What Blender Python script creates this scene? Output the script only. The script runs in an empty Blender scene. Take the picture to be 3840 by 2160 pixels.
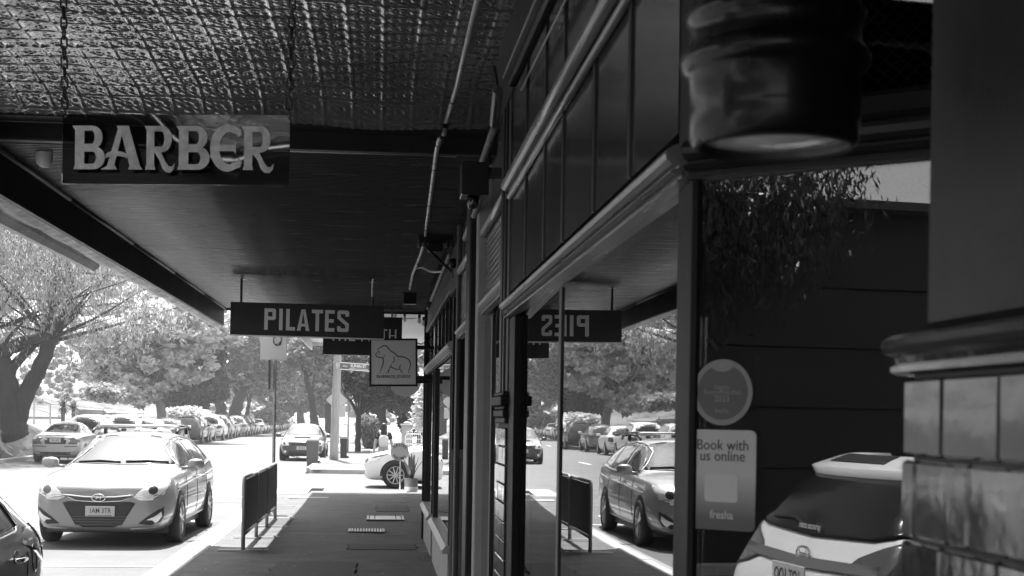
import bpy, bmesh, math, random
import numpy as np
from mathutils import Vector, Matrix
from mathutils.bvhtree import BVHTree
from mathutils.geometry import tessellate_polygon
random.seed(7); RNG = np.random.default_rng(7)
R = math.radians
SC = bpy.context.scene
COL = SC.collection

# ------------------------------------------------------------------ camera, light, exposure
EYE, YAW, ROLL = 1.75, R(5.378), R(0.9)
cam_d = bpy.data.cameras.new('camera'); cam = bpy.data.objects.new('camera', cam_d); COL.objects.link(cam)
cam.location = (0, 0, EYE)
cam.matrix_world = Matrix.Translation((0, 0, EYE)) @ Matrix.Rotation(-YAW, 4, 'Z') @ Matrix.Rotation(R(90), 4, 'X') @ Matrix.Rotation(ROLL, 4, 'Z')
cam_d.sensor_width = 36; cam_d.lens = 50; cam_d.shift_y = 0.1275
cam_d.clip_start = 0.05; cam_d.clip_end = 2000
cam_d.dof.use_dof = True; cam_d.dof.focus_distance = 16; cam_d.dof.aperture_fstop = 13
SC.camera = cam

SUN_DIR = Vector((-0.05, 0.47, 1.0)).normalized()
world = bpy.data.worlds.new('World'); SC.world = world; world.use_nodes = True
nt = world.node_tree; nt.nodes.clear()
sky = nt.nodes.new('ShaderNodeTexSky'); sky.sky_type = 'NISHITA'; sky.sun_disc = False
sky.sun_elevation = math.asin(SUN_DIR.z); sky.sun_rotation = math.atan2(SUN_DIR.x, SUN_DIR.y)
sky.dust_density = 2.0; sky.air_density = 1.2
bw = nt.nodes.new('ShaderNodeRGBToBW'); bgn = nt.nodes.new('ShaderNodeBackground'); wo = nt.nodes.new('ShaderNodeOutputWorld')
bgn.inputs['Strength'].default_value = 0.15
nt.links.new(sky.outputs[0], bw.inputs[0]); nt.links.new(bw.outputs[0], bgn.inputs['Color']); nt.links.new(bgn.outputs[0], wo.inputs[0])
sun_d = bpy.data.lights.new('sun', 'SUN'); sun_d.energy = 5.0; sun_d.angle = R(0.53); sun_d.color = (1, 1, 1)
sun = bpy.data.objects.new('sun', sun_d); COL.objects.link(sun)
sun.location = (0, 0, 30); sun.rotation_euler = SUN_DIR.to_track_quat('Z', 'Y').to_euler()
SC.view_settings.view_transform = 'Standard'; SC.view_settings.look = 'None'
SC.view_settings.gamma = 1.0; SC.view_settings.use_curve_mapping = False
SC.view_settings.exposure = 1.78
SC.render.film_transparent = False
SC.cycles.max_bounces = 8; SC.cycles.transparent_max_bounces = 16; SC.cycles.volume_bounces = 0
SC.cycles.use_denoising = True
SC.cycles.caustics_reflective = False; SC.cycles.caustics_refractive = False
SC.cycles.sample_clamp_indirect = 6

# a pixel of the 3840x2160 photograph -> a point at a known X, Y or Z
FPX, CX0, CY0 = 5333.33, 1920.0, 1569.8
def ray(px, py):
    xr, yr = px - CX0, py - CY0
    x = xr * math.cos(ROLL) + yr * math.sin(ROLL); y = -xr * math.sin(ROLL) + yr * math.cos(ROLL)
    r, u = x / FPX, -y / FPX
    return Vector((math.sin(YAW) + r * math.cos(YAW), math.cos(YAW) - r * math.sin(YAW), u))
def at(px, py, X=None, Y=None, Z=None):
    d = ray(px, py); o = Vector((0, 0, EYE))
    t = X / d.x if X is not None else (Y / d.y if Y is not None else (Z - EYE) / d.z)
    return o + d * t

# ------------------------------------------------------------------ materials
MATS = {}
def mat(name, v, rough=0.6, metal=0.0, spec=0.5, noise=None, bump=None, coat=0.0, ior=None, emit=0.0, stretch=None, edge=None):
    """noise=(scale, amount[, detail]) varies the grey value; bump=(scale, strength) is fine relief"""
    if name in MATS: return MATS[name]
    m = bpy.data.materials.new(name); m.use_nodes = True; N = m.node_tree.nodes; L = m.node_tree.links
    b = N['Principled BSDF']
    b.inputs['Base Color'].default_value = (v, v, v, 1); b.inputs['Roughness'].default_value = rough
    b.inputs['Metallic'].default_value = metal; b.inputs['Specular IOR Level'].default_value = spec
    b.inputs['Coat Weight'].default_value = coat; b.inputs['Coat Roughness'].default_value = 0.04
    if ior: b.inputs['IOR'].default_value = ior
    if emit:
        b.inputs['Emission Color'].default_value = (1, 1, 1, 1); b.inputs['Emission Strength'].default_value = emit
    tc = N.new('ShaderNodeTexCoord'); src = tc.outputs['Object']
    if stretch:
        mp = N.new('ShaderNodeMapping'); mp.inputs['Scale'].default_value = stretch
        L.new(src, mp.inputs['Vector']); src = mp.outputs['Vector']
    if noise:
        n = N.new('ShaderNodeTexNoise'); n.inputs['Scale'].default_value = noise[0]; n.inputs['Detail'].default_value = noise[2] if len(noise) > 2 else 6
        n.inputs['Roughness'].default_value = 0.65
        L.new(src, n.inputs['Vector'])
        mr = N.new('ShaderNodeMapRange'); mr.inputs['From Min'].default_value = 0.28; mr.inputs['From Max'].default_value = 0.72
        mr.inputs['To Min'].default_value = v * (1 - noise[1]); mr.inputs['To Max'].default_value = v * (1 + noise[1])
        L.new(n.outputs['Fac'], mr.inputs['Value']); L.new(mr.outputs[0], b.inputs['Base Color'])
        mr2 = N.new('ShaderNodeMapRange'); mr2.inputs['To Min'].default_value = max(0.02, rough - 0.12); mr2.inputs['To Max'].default_value = min(1, rough + 0.12)
        L.new(n.outputs['Fac'], mr2.inputs['Value']); L.new(mr2.outputs[0], b.inputs['Roughness'])
    if bump:
        n2 = N.new('ShaderNodeTexNoise'); n2.inputs['Scale'].default_value = bump[0]; n2.inputs['Detail'].default_value = 5
        L.new(src, n2.inputs['Vector'])
        bp = N.new('ShaderNodeBump'); bp.inputs['Strength'].default_value = bump[1]; bp.inputs['Distance'].default_value = bump[2] if len(bump) > 2 else 0.01
        L.new(n2.outputs['Fac'], bp.inputs['Height']); L.new(bp.outputs[0], b.inputs['Normal'])
    MATS[name] = m
    return m

def glass_mat(name, tint=0.7, ior=1.5, extra=0.0, warp=None, rough=0.0):
    """a pane: mirror reflection by Fresnel over see-through glass"""
    m = bpy.data.materials.new(name); m.use_nodes = True; N = m.node_tree.nodes; L = m.node_tree.links
    N.clear()
    out = N.new('ShaderNodeOutputMaterial'); mix = N.new('ShaderNodeMixShader'); tr = N.new('ShaderNodeBsdfTransparent'); gl = N.new('ShaderNodeBsdfGlossy')
    tr.inputs[0].default_value = (tint, tint, tint, 1); gl.inputs['Roughness'].default_value = rough
    gl.inputs['Color'].default_value = (1, 1, 1, 1)
    fr = N.new('ShaderNodeFresnel'); fr.inputs['IOR'].default_value = ior
    add = N.new('ShaderNodeMath'); add.operation = 'ADD'; add.use_clamp = True; add.inputs[1].default_value = extra
    L.new(fr.outputs[0], add.inputs[0]); L.new(add.outputs[0], mix.inputs['Fac']); L.new(tr.outputs[0], mix.inputs[1]); L.new(gl.outputs[0], mix.inputs[2])
    if warp:
        tc = N.new('ShaderNodeTexCoord'); n = N.new('ShaderNodeTexNoise'); n.inputs['Scale'].default_value = warp[0]; n.inputs['Detail'].default_value = warp[2] if len(warp) > 2 else 0
        bp = N.new('ShaderNodeBump'); bp.inputs['Strength'].default_value = warp[1]; bp.inputs['Distance'].default_value = 0.02
        L.new(tc.outputs['Object'], n.inputs['Vector']); L.new(n.outputs['Fac'], bp.inputs['Height']); L.new(bp.outputs[0], gl.inputs['Normal']); L.new(bp.outputs[0], fr.inputs['Normal'])
    L.new(mix.outputs[0], out.inputs[0])
    MATS[name] = m
    return m

def leaf_mat(name, v, spread=0.35, trans=0.45, gloss=0.0):
    m = bpy.data.materials.new(name); m.use_nodes = True; N = m.node_tree.nodes; L = m.node_tree.links
    N.clear()
    out = N.new('ShaderNodeOutputMaterial'); geo = N.new('ShaderNodeNewGeometry')
    mr = N.new('ShaderNodeMapRange'); mr.inputs['To Min'].default_value = v * (1 - spread); mr.inputs['To Max'].default_value = v * (1 + spread)
    L.new(geo.outputs['Random Per Island'], mr.inputs['Value'])
    d = N.new('ShaderNodeBsdfDiffuse'); t = N.new('ShaderNodeBsdfTranslucent'); mx = N.new('ShaderNodeMixShader'); mx.inputs[0].default_value = trans
    L.new(mr.outputs[0], d.inputs[0]); L.new(mr.outputs[0], t.inputs[0]); L.new(d.outputs[0], mx.inputs[1]); L.new(t.outputs[0], mx.inputs[2])
    last = mx.outputs[0]
    if gloss:
        g = N.new('ShaderNodeBsdfGlossy'); g.inputs['Roughness'].default_value = 0.35; mg = N.new('ShaderNodeMixShader'); mg.inputs[0].default_value = gloss
        L.new(last, mg.inputs[1]); L.new(g.outputs[0], mg.inputs[2]); last = mg.outputs[0]
    L.new(last, out.inputs[0])
    MATS[name] = m
    return m

# ------------------------------------------------------------------ mesh builder
def root_loc(o):
    while o is not None and o.parent is not None: o = o.parent
    return o.location.copy() if o is not None else Vector((0, 0, 0))

def link_mesh(name, verts, faces, material, parent=None, smooth=False, kind=None, matrix=None):
    me = bpy.data.meshes.new(name); me.from_pydata([tuple(v) for v in verts], [], faces)
    if smooth: me.shade_smooth()
    me.materials.append(material); me.update()
    o = bpy.data.objects.new(name, me); COL.objects.link(o)
    if parent is not None: o.parent = parent
    if kind: o['kind'] = kind
    return o

class MB:
    """collects shapes in world coordinates; build() links them as ONE mesh object, local to its thing"""
    def __init__(s, M=None): s.v = []; s.f = []; s.M = M
    def add(s, vs, fs, M=None):
        n = len(s.v)
        for p in vs:
            p = Vector(p)
            if M is not None: p = M @ p
            if s.M is not None: p = s.M @ p
            s.v.append(p)
        s.f += [tuple(i + n for i in f) for f in fs]
        return s
    def box(s, x0, x1, y0, y1, z0, z1, M=None, bev=0.0):
        if x0 > x1: x0, x1 = x1, x0
        if y0 > y1: y0, y1 = y1, y0
        if z0 > z1: z0, z1 = z1, z0
        if bev:
            b = min(bev, (x1 - x0) * .45, (y1 - y0) * .45, (z1 - z0) * .45)
            bm = bmesh.new(); bmesh.ops.create_cube(bm, size=1)
            bmesh.ops.scale(bm, vec=(x1 - x0, y1 - y0, z1 - z0), verts=bm.verts); bmesh.ops.translate(bm, vec=((x0 + x1) / 2, (y0 + y1) / 2, (z0 + z1) / 2), verts=bm.verts)
            bmesh.ops.bevel(bm, geom=list(bm.edges), offset=b, segments=1, affect='EDGES', profile=0.5)
            bm.verts.index_update()
            vs = [v.co.copy() for v in bm.verts]; fs = [[v.index for v in f.verts] for f in bm.faces]; bm.free()
            return s.add(vs, fs, M)
        vs = [(x0, y0, z0), (x1, y0, z0), (x1, y1, z0), (x0, y1, z0), (x0, y0, z1), (x1, y0, z1), (x1, y1, z1), (x0, y1, z1)]
        return s.add(vs, [(0, 3, 2, 1), (4, 5, 6, 7), (0, 1, 5, 4), (1, 2, 6, 5), (2, 3, 7, 6), (3, 0, 4, 7)], M)
    def tube(s, pts, r, n=8, cap=True, M=None):
        pts = [Vector(p) for p in pts]; rs = r if isinstance(r, (list, tuple)) else [r] * len(pts)
        vs, fs = [], []; up = None
        for i, p in enumerate(pts):
            t = (pts[min(i + 1, len(pts) - 1)] - pts[max(i - 1, 0)])
            t = t.normalized() if t.length > 1e-9 else Vector((0, 0, 1))
            if up is None:
                a = Vector((0, 0, 1)) if abs(t.z) < .9 else Vector((1, 0, 0)); up = a.cross(t).normalized()
            up = (up - t * up.dot(t)); up = up.normalized() if up.length > 1e-6 else t.orthogonal().normalized()
            w = t.cross(up)
            for k in range(n):
                a = 2 * math.pi * k / n; vs.append(p + (up * math.cos(a) + w * math.sin(a)) * rs[i])
        for i in range(len(pts) - 1):
            for k in range(n):
                fs.append((i * n + k, i * n + (k + 1) % n, (i + 1) * n + (k + 1) % n, (i + 1) * n + k))
        if cap: fs += [tuple(range(n))[::-1], tuple(range((len(pts) - 1) * n, len(pts) * n))]
        return s.add(vs, fs, M)
    def lathe(s, prof, n=24, M=None, cap=True):
        vs, fs = [], []
        for (r, z) in prof:
            for k in range(n):
                a = 2 * math.pi * k / n; vs.append((r * math.cos(a), r * math.sin(a), z))
        for i in range(len(prof) - 1):
            for k in range(n):
                fs.append((i * n + k, i * n + (k + 1) % n, (i + 1) * n + (k + 1) % n, (i + 1) * n + k))
        if cap: fs += [tuple(range(n))[::-1], tuple(range((len(prof) - 1) * n, len(prof) * n))]
        return s.add(vs, fs, M)
    def extrude(s, poly, axis, a, b, M=None):
        """polygon in the two other axes, swept along axis from a to b"""
        n = len(poly); ax = 'xyz'.index(axis)
        def P(p, t):
            q = list(p); q.insert(ax, t); return q
        vs = [P(p, a) for p in poly] + [P(p, b) for p in poly]
        fs = [(i, (i + 1) % n, n + (i + 1) % n, n + i) for i in range(n)]
        tri = tessellate_polygon([[Vector((p[0], p[1], 0)) for p in poly]])
        fs += [tuple(t) for t in tri] + [tuple(i + n for i in t) for t in tri]
        return s.add(vs, fs, M)
    def plate(s, poly, M, t=0.004):
        """polygon in the local XY plane, from z=0 to z=t"""
        return s.extrude(poly, 'z', 0, t, M)
    def ribbon(s, pts, w, M, z=0.0, t=0.002):
        """flat stroke in local XY; w is a width or a list"""
        ws = w if isinstance(w, (list, tuple)) else [w] * len(pts)
        P2 = [Vector((p[0], p[1])) for p in pts]; Lf, Rt = [], []
        for i, p in enumerate(P2):
            d = P2[min(i + 1, len(P2) - 1)] - P2[max(i - 1, 0)]; d = d.normalized() if d.length > 1e-9 else Vector((1, 0))
            nn = Vector((-d.y, d.x)) * ws[i] / 2; Lf.append(p + nn); Rt.append(p - nn)
        n = len(P2); vs = []
        for zz in (z, z + t):
            vs += [(q.x, q.y, zz) for q in Lf] + [(q.x, q.y, zz) for q in Rt]
        fs = []
        for i in range(n - 1):
            fs.append((2 * n + i, 2 * n + n + i, 2 * n + n + i + 1, 2 * n + i + 1)); fs.append((i, i + 1, n + i + 1, n + i))
            fs.append((i, 2 * n + i, 2 * n + i + 1, i + 1)); fs.append((n + i, n + i + 1, 3 * n + i + 1, 3 * n + i))
        fs += [(0, n, 3 * n, 2 * n), (n - 1, 3 * n - 1, 4 * n - 1, 2 * n - 1)]
        return s.add(vs, fs, M)
    def text(s, string, size, M, sx=1.0, bold=0.0, t=0.002, align='CENTER', spacing=1.0):
        vs, fs = text_mesh(string, size, sx, bold, t, align, spacing)
        return s.add(vs, fs, M)
    def build(s, name, material, parent=None, smooth=False, kind=None):
        b = root_loc(parent)
        return link_mesh(name, [v - b for v in s.v], s.f, material, parent, smooth, kind)

_txt = {}
def text_mesh(string, size, sx, bold, t, align, spacing):
    key = (string, size, sx, bold, t, align, spacing)
    if key not in _txt:
        cu = bpy.data.curves.new('lettering', 'FONT'); cu.body = string; cu.size = size; cu.extrude = t / 2; cu.offset = bold
        cu.align_x = align; cu.align_y = 'CENTER'; cu.resolution_u = 3; cu.space_character = spacing
        o = bpy.data.objects.new('lettering', cu); COL.objects.link(o)
        dg = bpy.context.evaluated_depsgraph_get(); ev = o.evaluated_get(dg); me = ev.to_mesh()
        vs = [Vector((v.co.x * sx, v.co.y, v.co.z + t / 2)) for v in me.vertices]; fs = [tuple(p.vertices) for p in me.polygons]
        ev.to_mesh_clear(); bpy.data.objects.remove(o); bpy.data.curves.remove(cu)
        _txt[key] = (vs, fs)
    return _txt[key]

def thing(name, label, cat, loc=(0, 0, 0), group=None):
    o = bpy.data.objects.new(name, None); COL.objects.link(o); o.location = loc; o.empty_display_size = .2
    o['label'] = label; o['category'] = cat
    if group: o['group'] = group
    return o
def tag(o, label, cat, group=None):
    o['label'] = label; o['category'] = cat
    if group: o['group'] = group
    return o
def structure(o): o['kind'] = 'structure'; return o
def frame(o, x, y, z=None):
    """matrix with origin o and axes x, y (z = x cross y)"""
    x = Vector(x).normalized(); y = Vector(y).normalized(); z = x.cross(y)
    M = Matrix.Identity(4)
    for i in range(3): M[i][0], M[i][1], M[i][2], M[i][3] = x[i], y[i], z[i], o[i]
    return M
def facing_camera(o):
    """a sign across the footpath: local x = world +X, local y = up, its face towards -Y"""
    return frame(o, (1, 0, 0), (0, 0, 1))
def copy_tree(o, parent=None):
    c = o.copy(); COL.objects.link(c)
    if parent is not None: c.parent = parent
    for ch in list(o.children): copy_tree(ch, c)
    return c

# ------------------------------------------------------------------ palette (all greys: the photograph is black and white)
asphalt = mat('road_asphalt', .105, .9, noise=(.9, .28, 10), bump=(90, .5, .01))
path_asphalt = mat('path_asphalt', .08, .8, noise=(2.6, .5, 10), bump=(55, .8, .012))
concrete = mat('concrete', .28, .85, noise=(5, .15), bump=(60, .3))
kerb_stone = mat('kerb_stone', .42, .8, noise=(8, .14), bump=(40, .3))
line_paint = mat('line_paint', .75, .7, noise=(30, .12))
dry_grass = mat('dry_grass', .12, .95, noise=(1.2, .4), bump=(25, .8, .03))
bank_soil = mat('bank_soil', .13, .95, noise=(1.5, .5), bump=(14, .8, .04))
black_paint = mat('black_paint', .010, .4, spec=.25, noise=(6, .3))
black_matt = mat('black_matt', .012, .7, spec=.15); post_black = mat('post_black', .012, .5, spec=.12, noise=(6, .3))
dark_paint = mat('dark_paint', .018, .45, spec=.3, noise=(3, .25), bump=(20, .08))
grey_paint = mat('grey_paint', .085, .5, spec=.3, noise=(3, .25, 8), bump=(20, .2))
mid_paint = mat('mid_paint', .05, .5, spec=.3, noise=(3, .2), bump=(25, .08))
pale_paint = mat('pale_paint', .42, .45, noise=(6, .12), bump=(25, .1))
white_paint = mat('white_paint', .78, .5, noise=(4, .06))
white_gloss = mat('white_gloss', .8, .3, noise=(4, .05))
sign_black = mat('sign_black', .014, .4, noise=(9, .3))
sign_letter = mat('sign_letter', .8, .5)
steel = mat('galvanised_steel', .42, .35, metal=.8, noise=(14, .2))
dark_steel = mat('dark_steel', .06, .4, metal=.3)
chrome = mat('chrome', .8, .08, metal=1.0)
rail_metal = mat('rail_metal', .26, .3, metal=.5, noise=(30, .25), stretch=(1, .06, 1), bump=(60, .12))
tin_paint = mat('tin_paint', .11, .20, spec=.7, noise=(2.2, .3), bump=(160, .10, .002), coat=1.0)
iron_paint = mat('iron_paint', .038, .24, spec=.7, noise=(3, .35), stretch=(.35, 6, 1), bump=(30, .1), coat=.2)
fascia_paint = mat('fascia_paint', .016, .5, spec=.3, noise=(2, .3), bump=(12, .1))
zinc = mat('weathered_zinc', .5, .55, metal=.2, noise=(4, .35), bump=(9, .4))
tile_dark = mat('glazed_tile', .022, .07, spec=.55, noise=(1.5, .35), bump=(5, .3, .01), coat=.3)
tile_grey = mat('matt_tile', .16, .35, noise=(5, .15))
grout = mat('grout', .12, .9)
plaster = mat('dark_plaster', .015, .55, spec=.3, noise=(2.5, .35, 8), bump=(14, .3))
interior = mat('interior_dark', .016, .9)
rubber = mat('rubber', .018, .75)
timber = mat('weathered_timber', .34, .75, noise=(5, .3), stretch=(4, 4, .6), bump=(30, .4))
glass_shop = glass_mat('shop_glass', .55, 1.75, .02, warp=(.9, .045))
glass_door = glass_mat('door_glass', .45, 1.6, .06, warp=(.8, .02))
glass_hatch = mat('ribbed_glass', .13, .25, spec=.7)
glass_clear = glass_mat('clear_acrylic', .45, 1.5, .14, warp=(2.6, 1.6, 0), rough=.04)
lamp_glass = mat('opal_glass', .85, .12, coat=.5)

# ------------------------------------------------------------------ ground, road, footpaths
def sheet(name, x0, x1, y0, y1, z, m, step=None):
    mb = MB()
    if step is None: mb.add([(x0, y0, z), (x1, y0, z), (x1, y1, z), (x0, y1, z)], [(0, 1, 2, 3)])
    else:
        nx, ny = max(1, int((x1 - x0) / step)), max(1, int((y1 - y0) / step))
        vs = [(x0 + (x1 - x0) * i / nx, y0 + (y1 - y0) * j / ny, z) for j in range(ny + 1) for i in range(nx + 1)]
        fs = [(j * (nx + 1) + i, j * (nx + 1) + i + 1, (j + 1) * (nx + 1) + i + 1, (j + 1) * (nx + 1) + i) for j in range(ny) for i in range(nx)]
        mb.add(vs, fs)
    return structure(mb.build(name, m))

def bank_height(x, y):
    """rough grassy bank beyond the far kerb, rising to a pale hillside"""
    d = -12.6 - x
    if d <= 0: return 0.0
    t = min(1, d / 2.6); s = t * t * (3 - 2 * t)
    fade = min(1, max(0, (72 - y) / 14))
    near = (1.35 * fade + .25) * s * min(1, max(0, (y - 12) / 8))
    if y < 12: return 0
    hill = max(0, d - 5) * .13
    return near + hill
verts, faces = [], []
xs = [-400, -220, -120, -70, -48, -36, -28, -23, -20] + [-18 + .3 * i for i in range(19)] + [-12.58]
ys = [-120, -60, -30, -15] + [-8 + 3 * i for i in range(50)] + [150 + 12 * i for i in range(10)] + [320, 450, 700]
for y in ys:
    for x in xs:
        z = bank_height(x, y); d = -12.6 - x
        if 0 < d < 12: z += (random.random() - .5) * .12 * min(1, d)
        verts.append((x, y, z + .06))
nx = len(xs)
for j in range(len(ys) - 1):
    for i in range(nx - 1): faces.append((j * nx + i, j * nx + i + 1, (j + 1) * nx + i + 1, (j + 1) * nx + i))
gb = structure(link_mesh('grass_bank', verts, faces, dry_grass, smooth=True))
gb.data.materials.append(mat('bank_tree_shade', .04, .95, noise=(1.6, .7, 9), stretch=(1, .4, 1), bump=(12, .9, .05)))  # streaky tree shade on the bank, painted as a darker second material
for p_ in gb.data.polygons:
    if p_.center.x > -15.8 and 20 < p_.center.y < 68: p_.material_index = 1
sheet('ground', -420, 420, -140, 720, -.06, bank_soil)
sheet('road', -12.45, -2.18, -60, 700, 0, asphalt)
sheet('side_street', -2.18, 60, 32.6, 43.2, 0.0, asphalt)
sheet('gutter_apron', -2.49, -2.20, -12, 31.2, .004, concrete)
# far kerb
mb = MB(); mb.box(-12.6, -12.45, -60, 60, -.05, .13, bev=.02); mb.box(-12.6, -12.45, 60, 380, -.05, .13); structure(mb.build('far_kerb', kerb_stone))
# near kerb: one object whose stones are its parts
kb = bpy.data.objects.new('kerb', bpy.data.meshes.new('kerb')); bpy.data.objects.remove(kb)
mb = MB(); mb.box(-2.20, -2.03, -12, 5.9, -.05, .125, bev=.015); kerb = structure(mb.build('kerb', kerb_stone))
mb = MB(); mb.box(-2.20, -2.03, 0, 1.49, -.05, .125, bev=.015); kbm = mb.build('kerb_stone', kerb_stone, kerb)
kbm.location = (0, 5.915, 0)
for k in range(1, 17):
    c = kbm.copy(); COL.objects.link(c); c.location = (random.uniform(-.006, .006), 5.915 + 1.5 * k, random.uniform(-.004, .004))
# footpath with a worn asphalt skin
verts, faces = [], []
nx, ny = 16, 150
for j in range(ny + 1):
    for i in range(nx + 1):
        x = -2.028 + (1.35 + 2.028) * i / nx; y = -12 + 44.2 * j / ny
        verts.append((x, y, .118 + .008 * math.sin(x * 2.1 + y * .8) + random.uniform(-.0015, .0015) - max(0, y - 30.4) * .06))
for j in range(ny):
    for i in range(nx): faces.append((j * (nx + 1) + i, j * (nx + 1) + i + 1, (j + 1) * (nx + 1) + i + 1, (j + 1) * (nx + 1) + i))
structure(link_mesh('footpath', verts, faces, path_asphalt, smooth=True))
PZ = .13
mb = MB()
for (a, b) in ((28.0, 28.5), ): mb.box(-1.72, -.95, a, b, PZ, PZ + .004)
for (x0, x1, a, b) in ((-2.0, -1.45, 29.6, 31.9), (-2.0, -1.2, 31.95, 32.6)): mb.box(x0, x1, a, b, PZ - .06, PZ + .003)
structure(mb.build('concrete_patch', concrete))
mb = MB()   # cracks and joints of the footpath
def crack(pts, w=.02):
    M = Matrix.Translation((0, 0, PZ + .001)); mb.ribbon(pts, [w * random.uniform(.5, 1.2) for _ in pts], M, 0, .001)
crack([(-1.9 + .22 * i, 20.0 + random.uniform(-.05, .05)) for i in range(11)], .018)
crack([(-.1 + .1 * i, 27.0 + .02 * math.sin(i)) for i in range(8)], .07)
crack([(.1 + .1 * i, 19.4 + random.uniform(-.03, .03)) for i in range(6)], .03)
crack([(-2 + .2 * i, 12.1 + random.uniform(-.05, .05)) for i in range(13)], .012)
crack([(-2 + .2 * i, 25.4 + random.uniform(-.05, .05)) for i in range(6)], .012)
structure(mb.build('footpath_cracks', black_matt))
patch_dark = mat('patch_asphalt', .055, .85, noise=(5, .25), bump=(80, .5, .008))
mb = MB()
for (x0, x1, a, b) in ((-1.1, -.2, 14.2, 15.9), (-.35, .5, 17.4, 18.1), (-1.9, -1.3, 20.9, 22.6), (.0, .55, 24.4, 25.9)):
    n_ = 9; P_ = [(x0 + (x1 - x0) * i / n_, a + random.uniform(-.04, .04)) for i in range(n_)] + [(x1 + random.uniform(-.03, .03), a + (b - a) * i / n_) for i in range(n_)] + [(x1 - (x1 - x0) * i / n_, b + random.uniform(-.04, .04)) for i in range(n_)] + [(x0 + random.uniform(-.03, .03), b - (b - a) * i / n_) for i in range(n_)]
    mb.extrude(P_, 'z', PZ - .02, PZ + .0025)
structure(mb.build('footpath_patch', patch_dark))
mb = MB(); rl_ = random.Random(21)
for i in range(420):
    y = rl_.uniform(9, 30); x = rl_.uniform(-2.0, .6); a = rl_.uniform(0, 6.28); s_ = rl_.uniform(.008, .026); c_, d_ = math.cos(a) * s_, math.sin(a) * s_
    if i > 300: x = rl_.choice((rl_.uniform(.45, .62), rl_.uniform(-2.45, -2.2))); 
    z = PZ + .004 if x > -2.03 else .012
    mb.add([(x - c_, y - d_, z), (x + d_ * .4, y - c_ * .4, z + rl_.uniform(0, .008)), (x + c_, y + d_, z), (x - d_ * .4, y + c_ * .4, z + .002)], [(0, 1, 2, 3)])
o_ = mb.build('leaf_litter', mat('dry_leaf', .32, .8)); o_['kind'] = 'stuff'
mb = MB()
for (x0, x1, a, b) in ((-6.4, -4.9, 21, 33), (-9.2, -8.2, 30, 48), (-5.2, -2.6, 28.5, 29.4)): mb.box(x0, x1, a, b, -.02, .003)
structure(mb.build('road_patch', mat('road_patch_asphalt', .12, .9, noise=(2, .2, 8), bump=(90, .4, .01))))
# next block beyond the side street
sheet('far_footpath', -2.03, 3.2, 43.35, 420, .12, concrete)
sheet('nature_strip', -2.0, -.35, 47, 400, .128, dry_grass)
mb = MB()
mb.box(-2.18, -2.03, 44.4, 420, -.05, .13); mb.box(-1.2, 12, 43.2, 43.35, -.05, .13)
pts = [(-2.1, 44.4), (-2.07, 44.0), (-1.95, 43.68), (-1.7, 43.42), (-1.2, 43.28)]
for a, b in zip(pts, pts[1:]): mb.add([(a[0], a[1], -.05), (b[0], b[1], -.05), (b[0] + .1, b[1] + .12, -.05), (a[0] + .12, a[1] + .04, -.05), (a[0], a[1], .13), (b[0], b[1], .13), (b[0] + .1, b[1] + .12, .13), (a[0] + .12, a[1] + .04, .13)], [(0, 1, 5, 4), (4, 5, 6, 7), (2, 3, 7, 6), (3, 0, 4, 7), (1, 2, 6, 5)])
structure(mb.build('corner_kerb', kerb_stone))
# painted parking lines
mb = MB()
for y in (9.6, 16.4, 23.4): mb.box(-4.7, -2.5, y, y + .1, .004, .008)
for k in range(5): mb.box(-4.75, -4.65, 26 + 1.5 * k, 26.8 + 1.5 * k, .004, .008)
for k in range(14): mb.box(-7.3, -7.2, 10 + 9 * k, 13 + 9 * k, .004, .008)
mb.box(-3.6, -2.7, 30.2, 30.6, .004, .008); mb.box(-3.9, -3.0, 25.2, 25.7, .004, .008)
structure(mb.build('road_lines', line_paint))

# pits in the footpath
def pit(label, x0, x1, y0, y1, kind):
    t = thing('pit_cover', label, 'pit cover', ((x0 + x1) / 2, (y0 + y1) / 2, PZ))
    w = .035
    mb = MB(); mb.box(x0 - w, x1 + w, y0 - w, y0, PZ - .02, PZ + .012); mb.box(x0 - w, x1 + w, y1, y1 + w, PZ - .02, PZ + .012)
    mb.box(x0 - w, x0, y0, y1, PZ - .02, PZ + .012); mb.box(x1, x1 + w, y0, y1, PZ - .02, PZ + .012); mb.build('rim', dark_steel, t)
    if kind == 'lid':
        q = (x1 - x0) / 6
        for a, b in ((x0 + .012, x0 + q), (x0 + q + .012, x1 - q - .012), (x1 - q, x1 - .012)):
            mb = MB(); mb.box(a, b, y0 + .012, y1 - .012, PZ - .01, PZ + .01, bev=.004); mb.build('slab', pale_paint, t)
    else:
        mb = MB(); mb.box(x0, x1, y0, y1, PZ - .02, PZ - .004); mb.build('well', black_matt, t)
        n = 11
        for i in range(n):
            a = x0 + (x1 - x0) * (i + .2) / n; mb = MB(); mb.box(a, a + (x1 - x0) / n * .62, y0 + .02, y1 - .02, PZ - .003, PZ + .012); mb.build('bar', pale_paint, t)
pit('pale concrete pit cover in three slabs set in the dark footpath', -.12, .40, 22.35, 23.15, 'lid')
pit('slotted grate in the footpath nearer than the pale slab cover', -.36, .08, 20.0, 20.5, 'grate')

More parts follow.
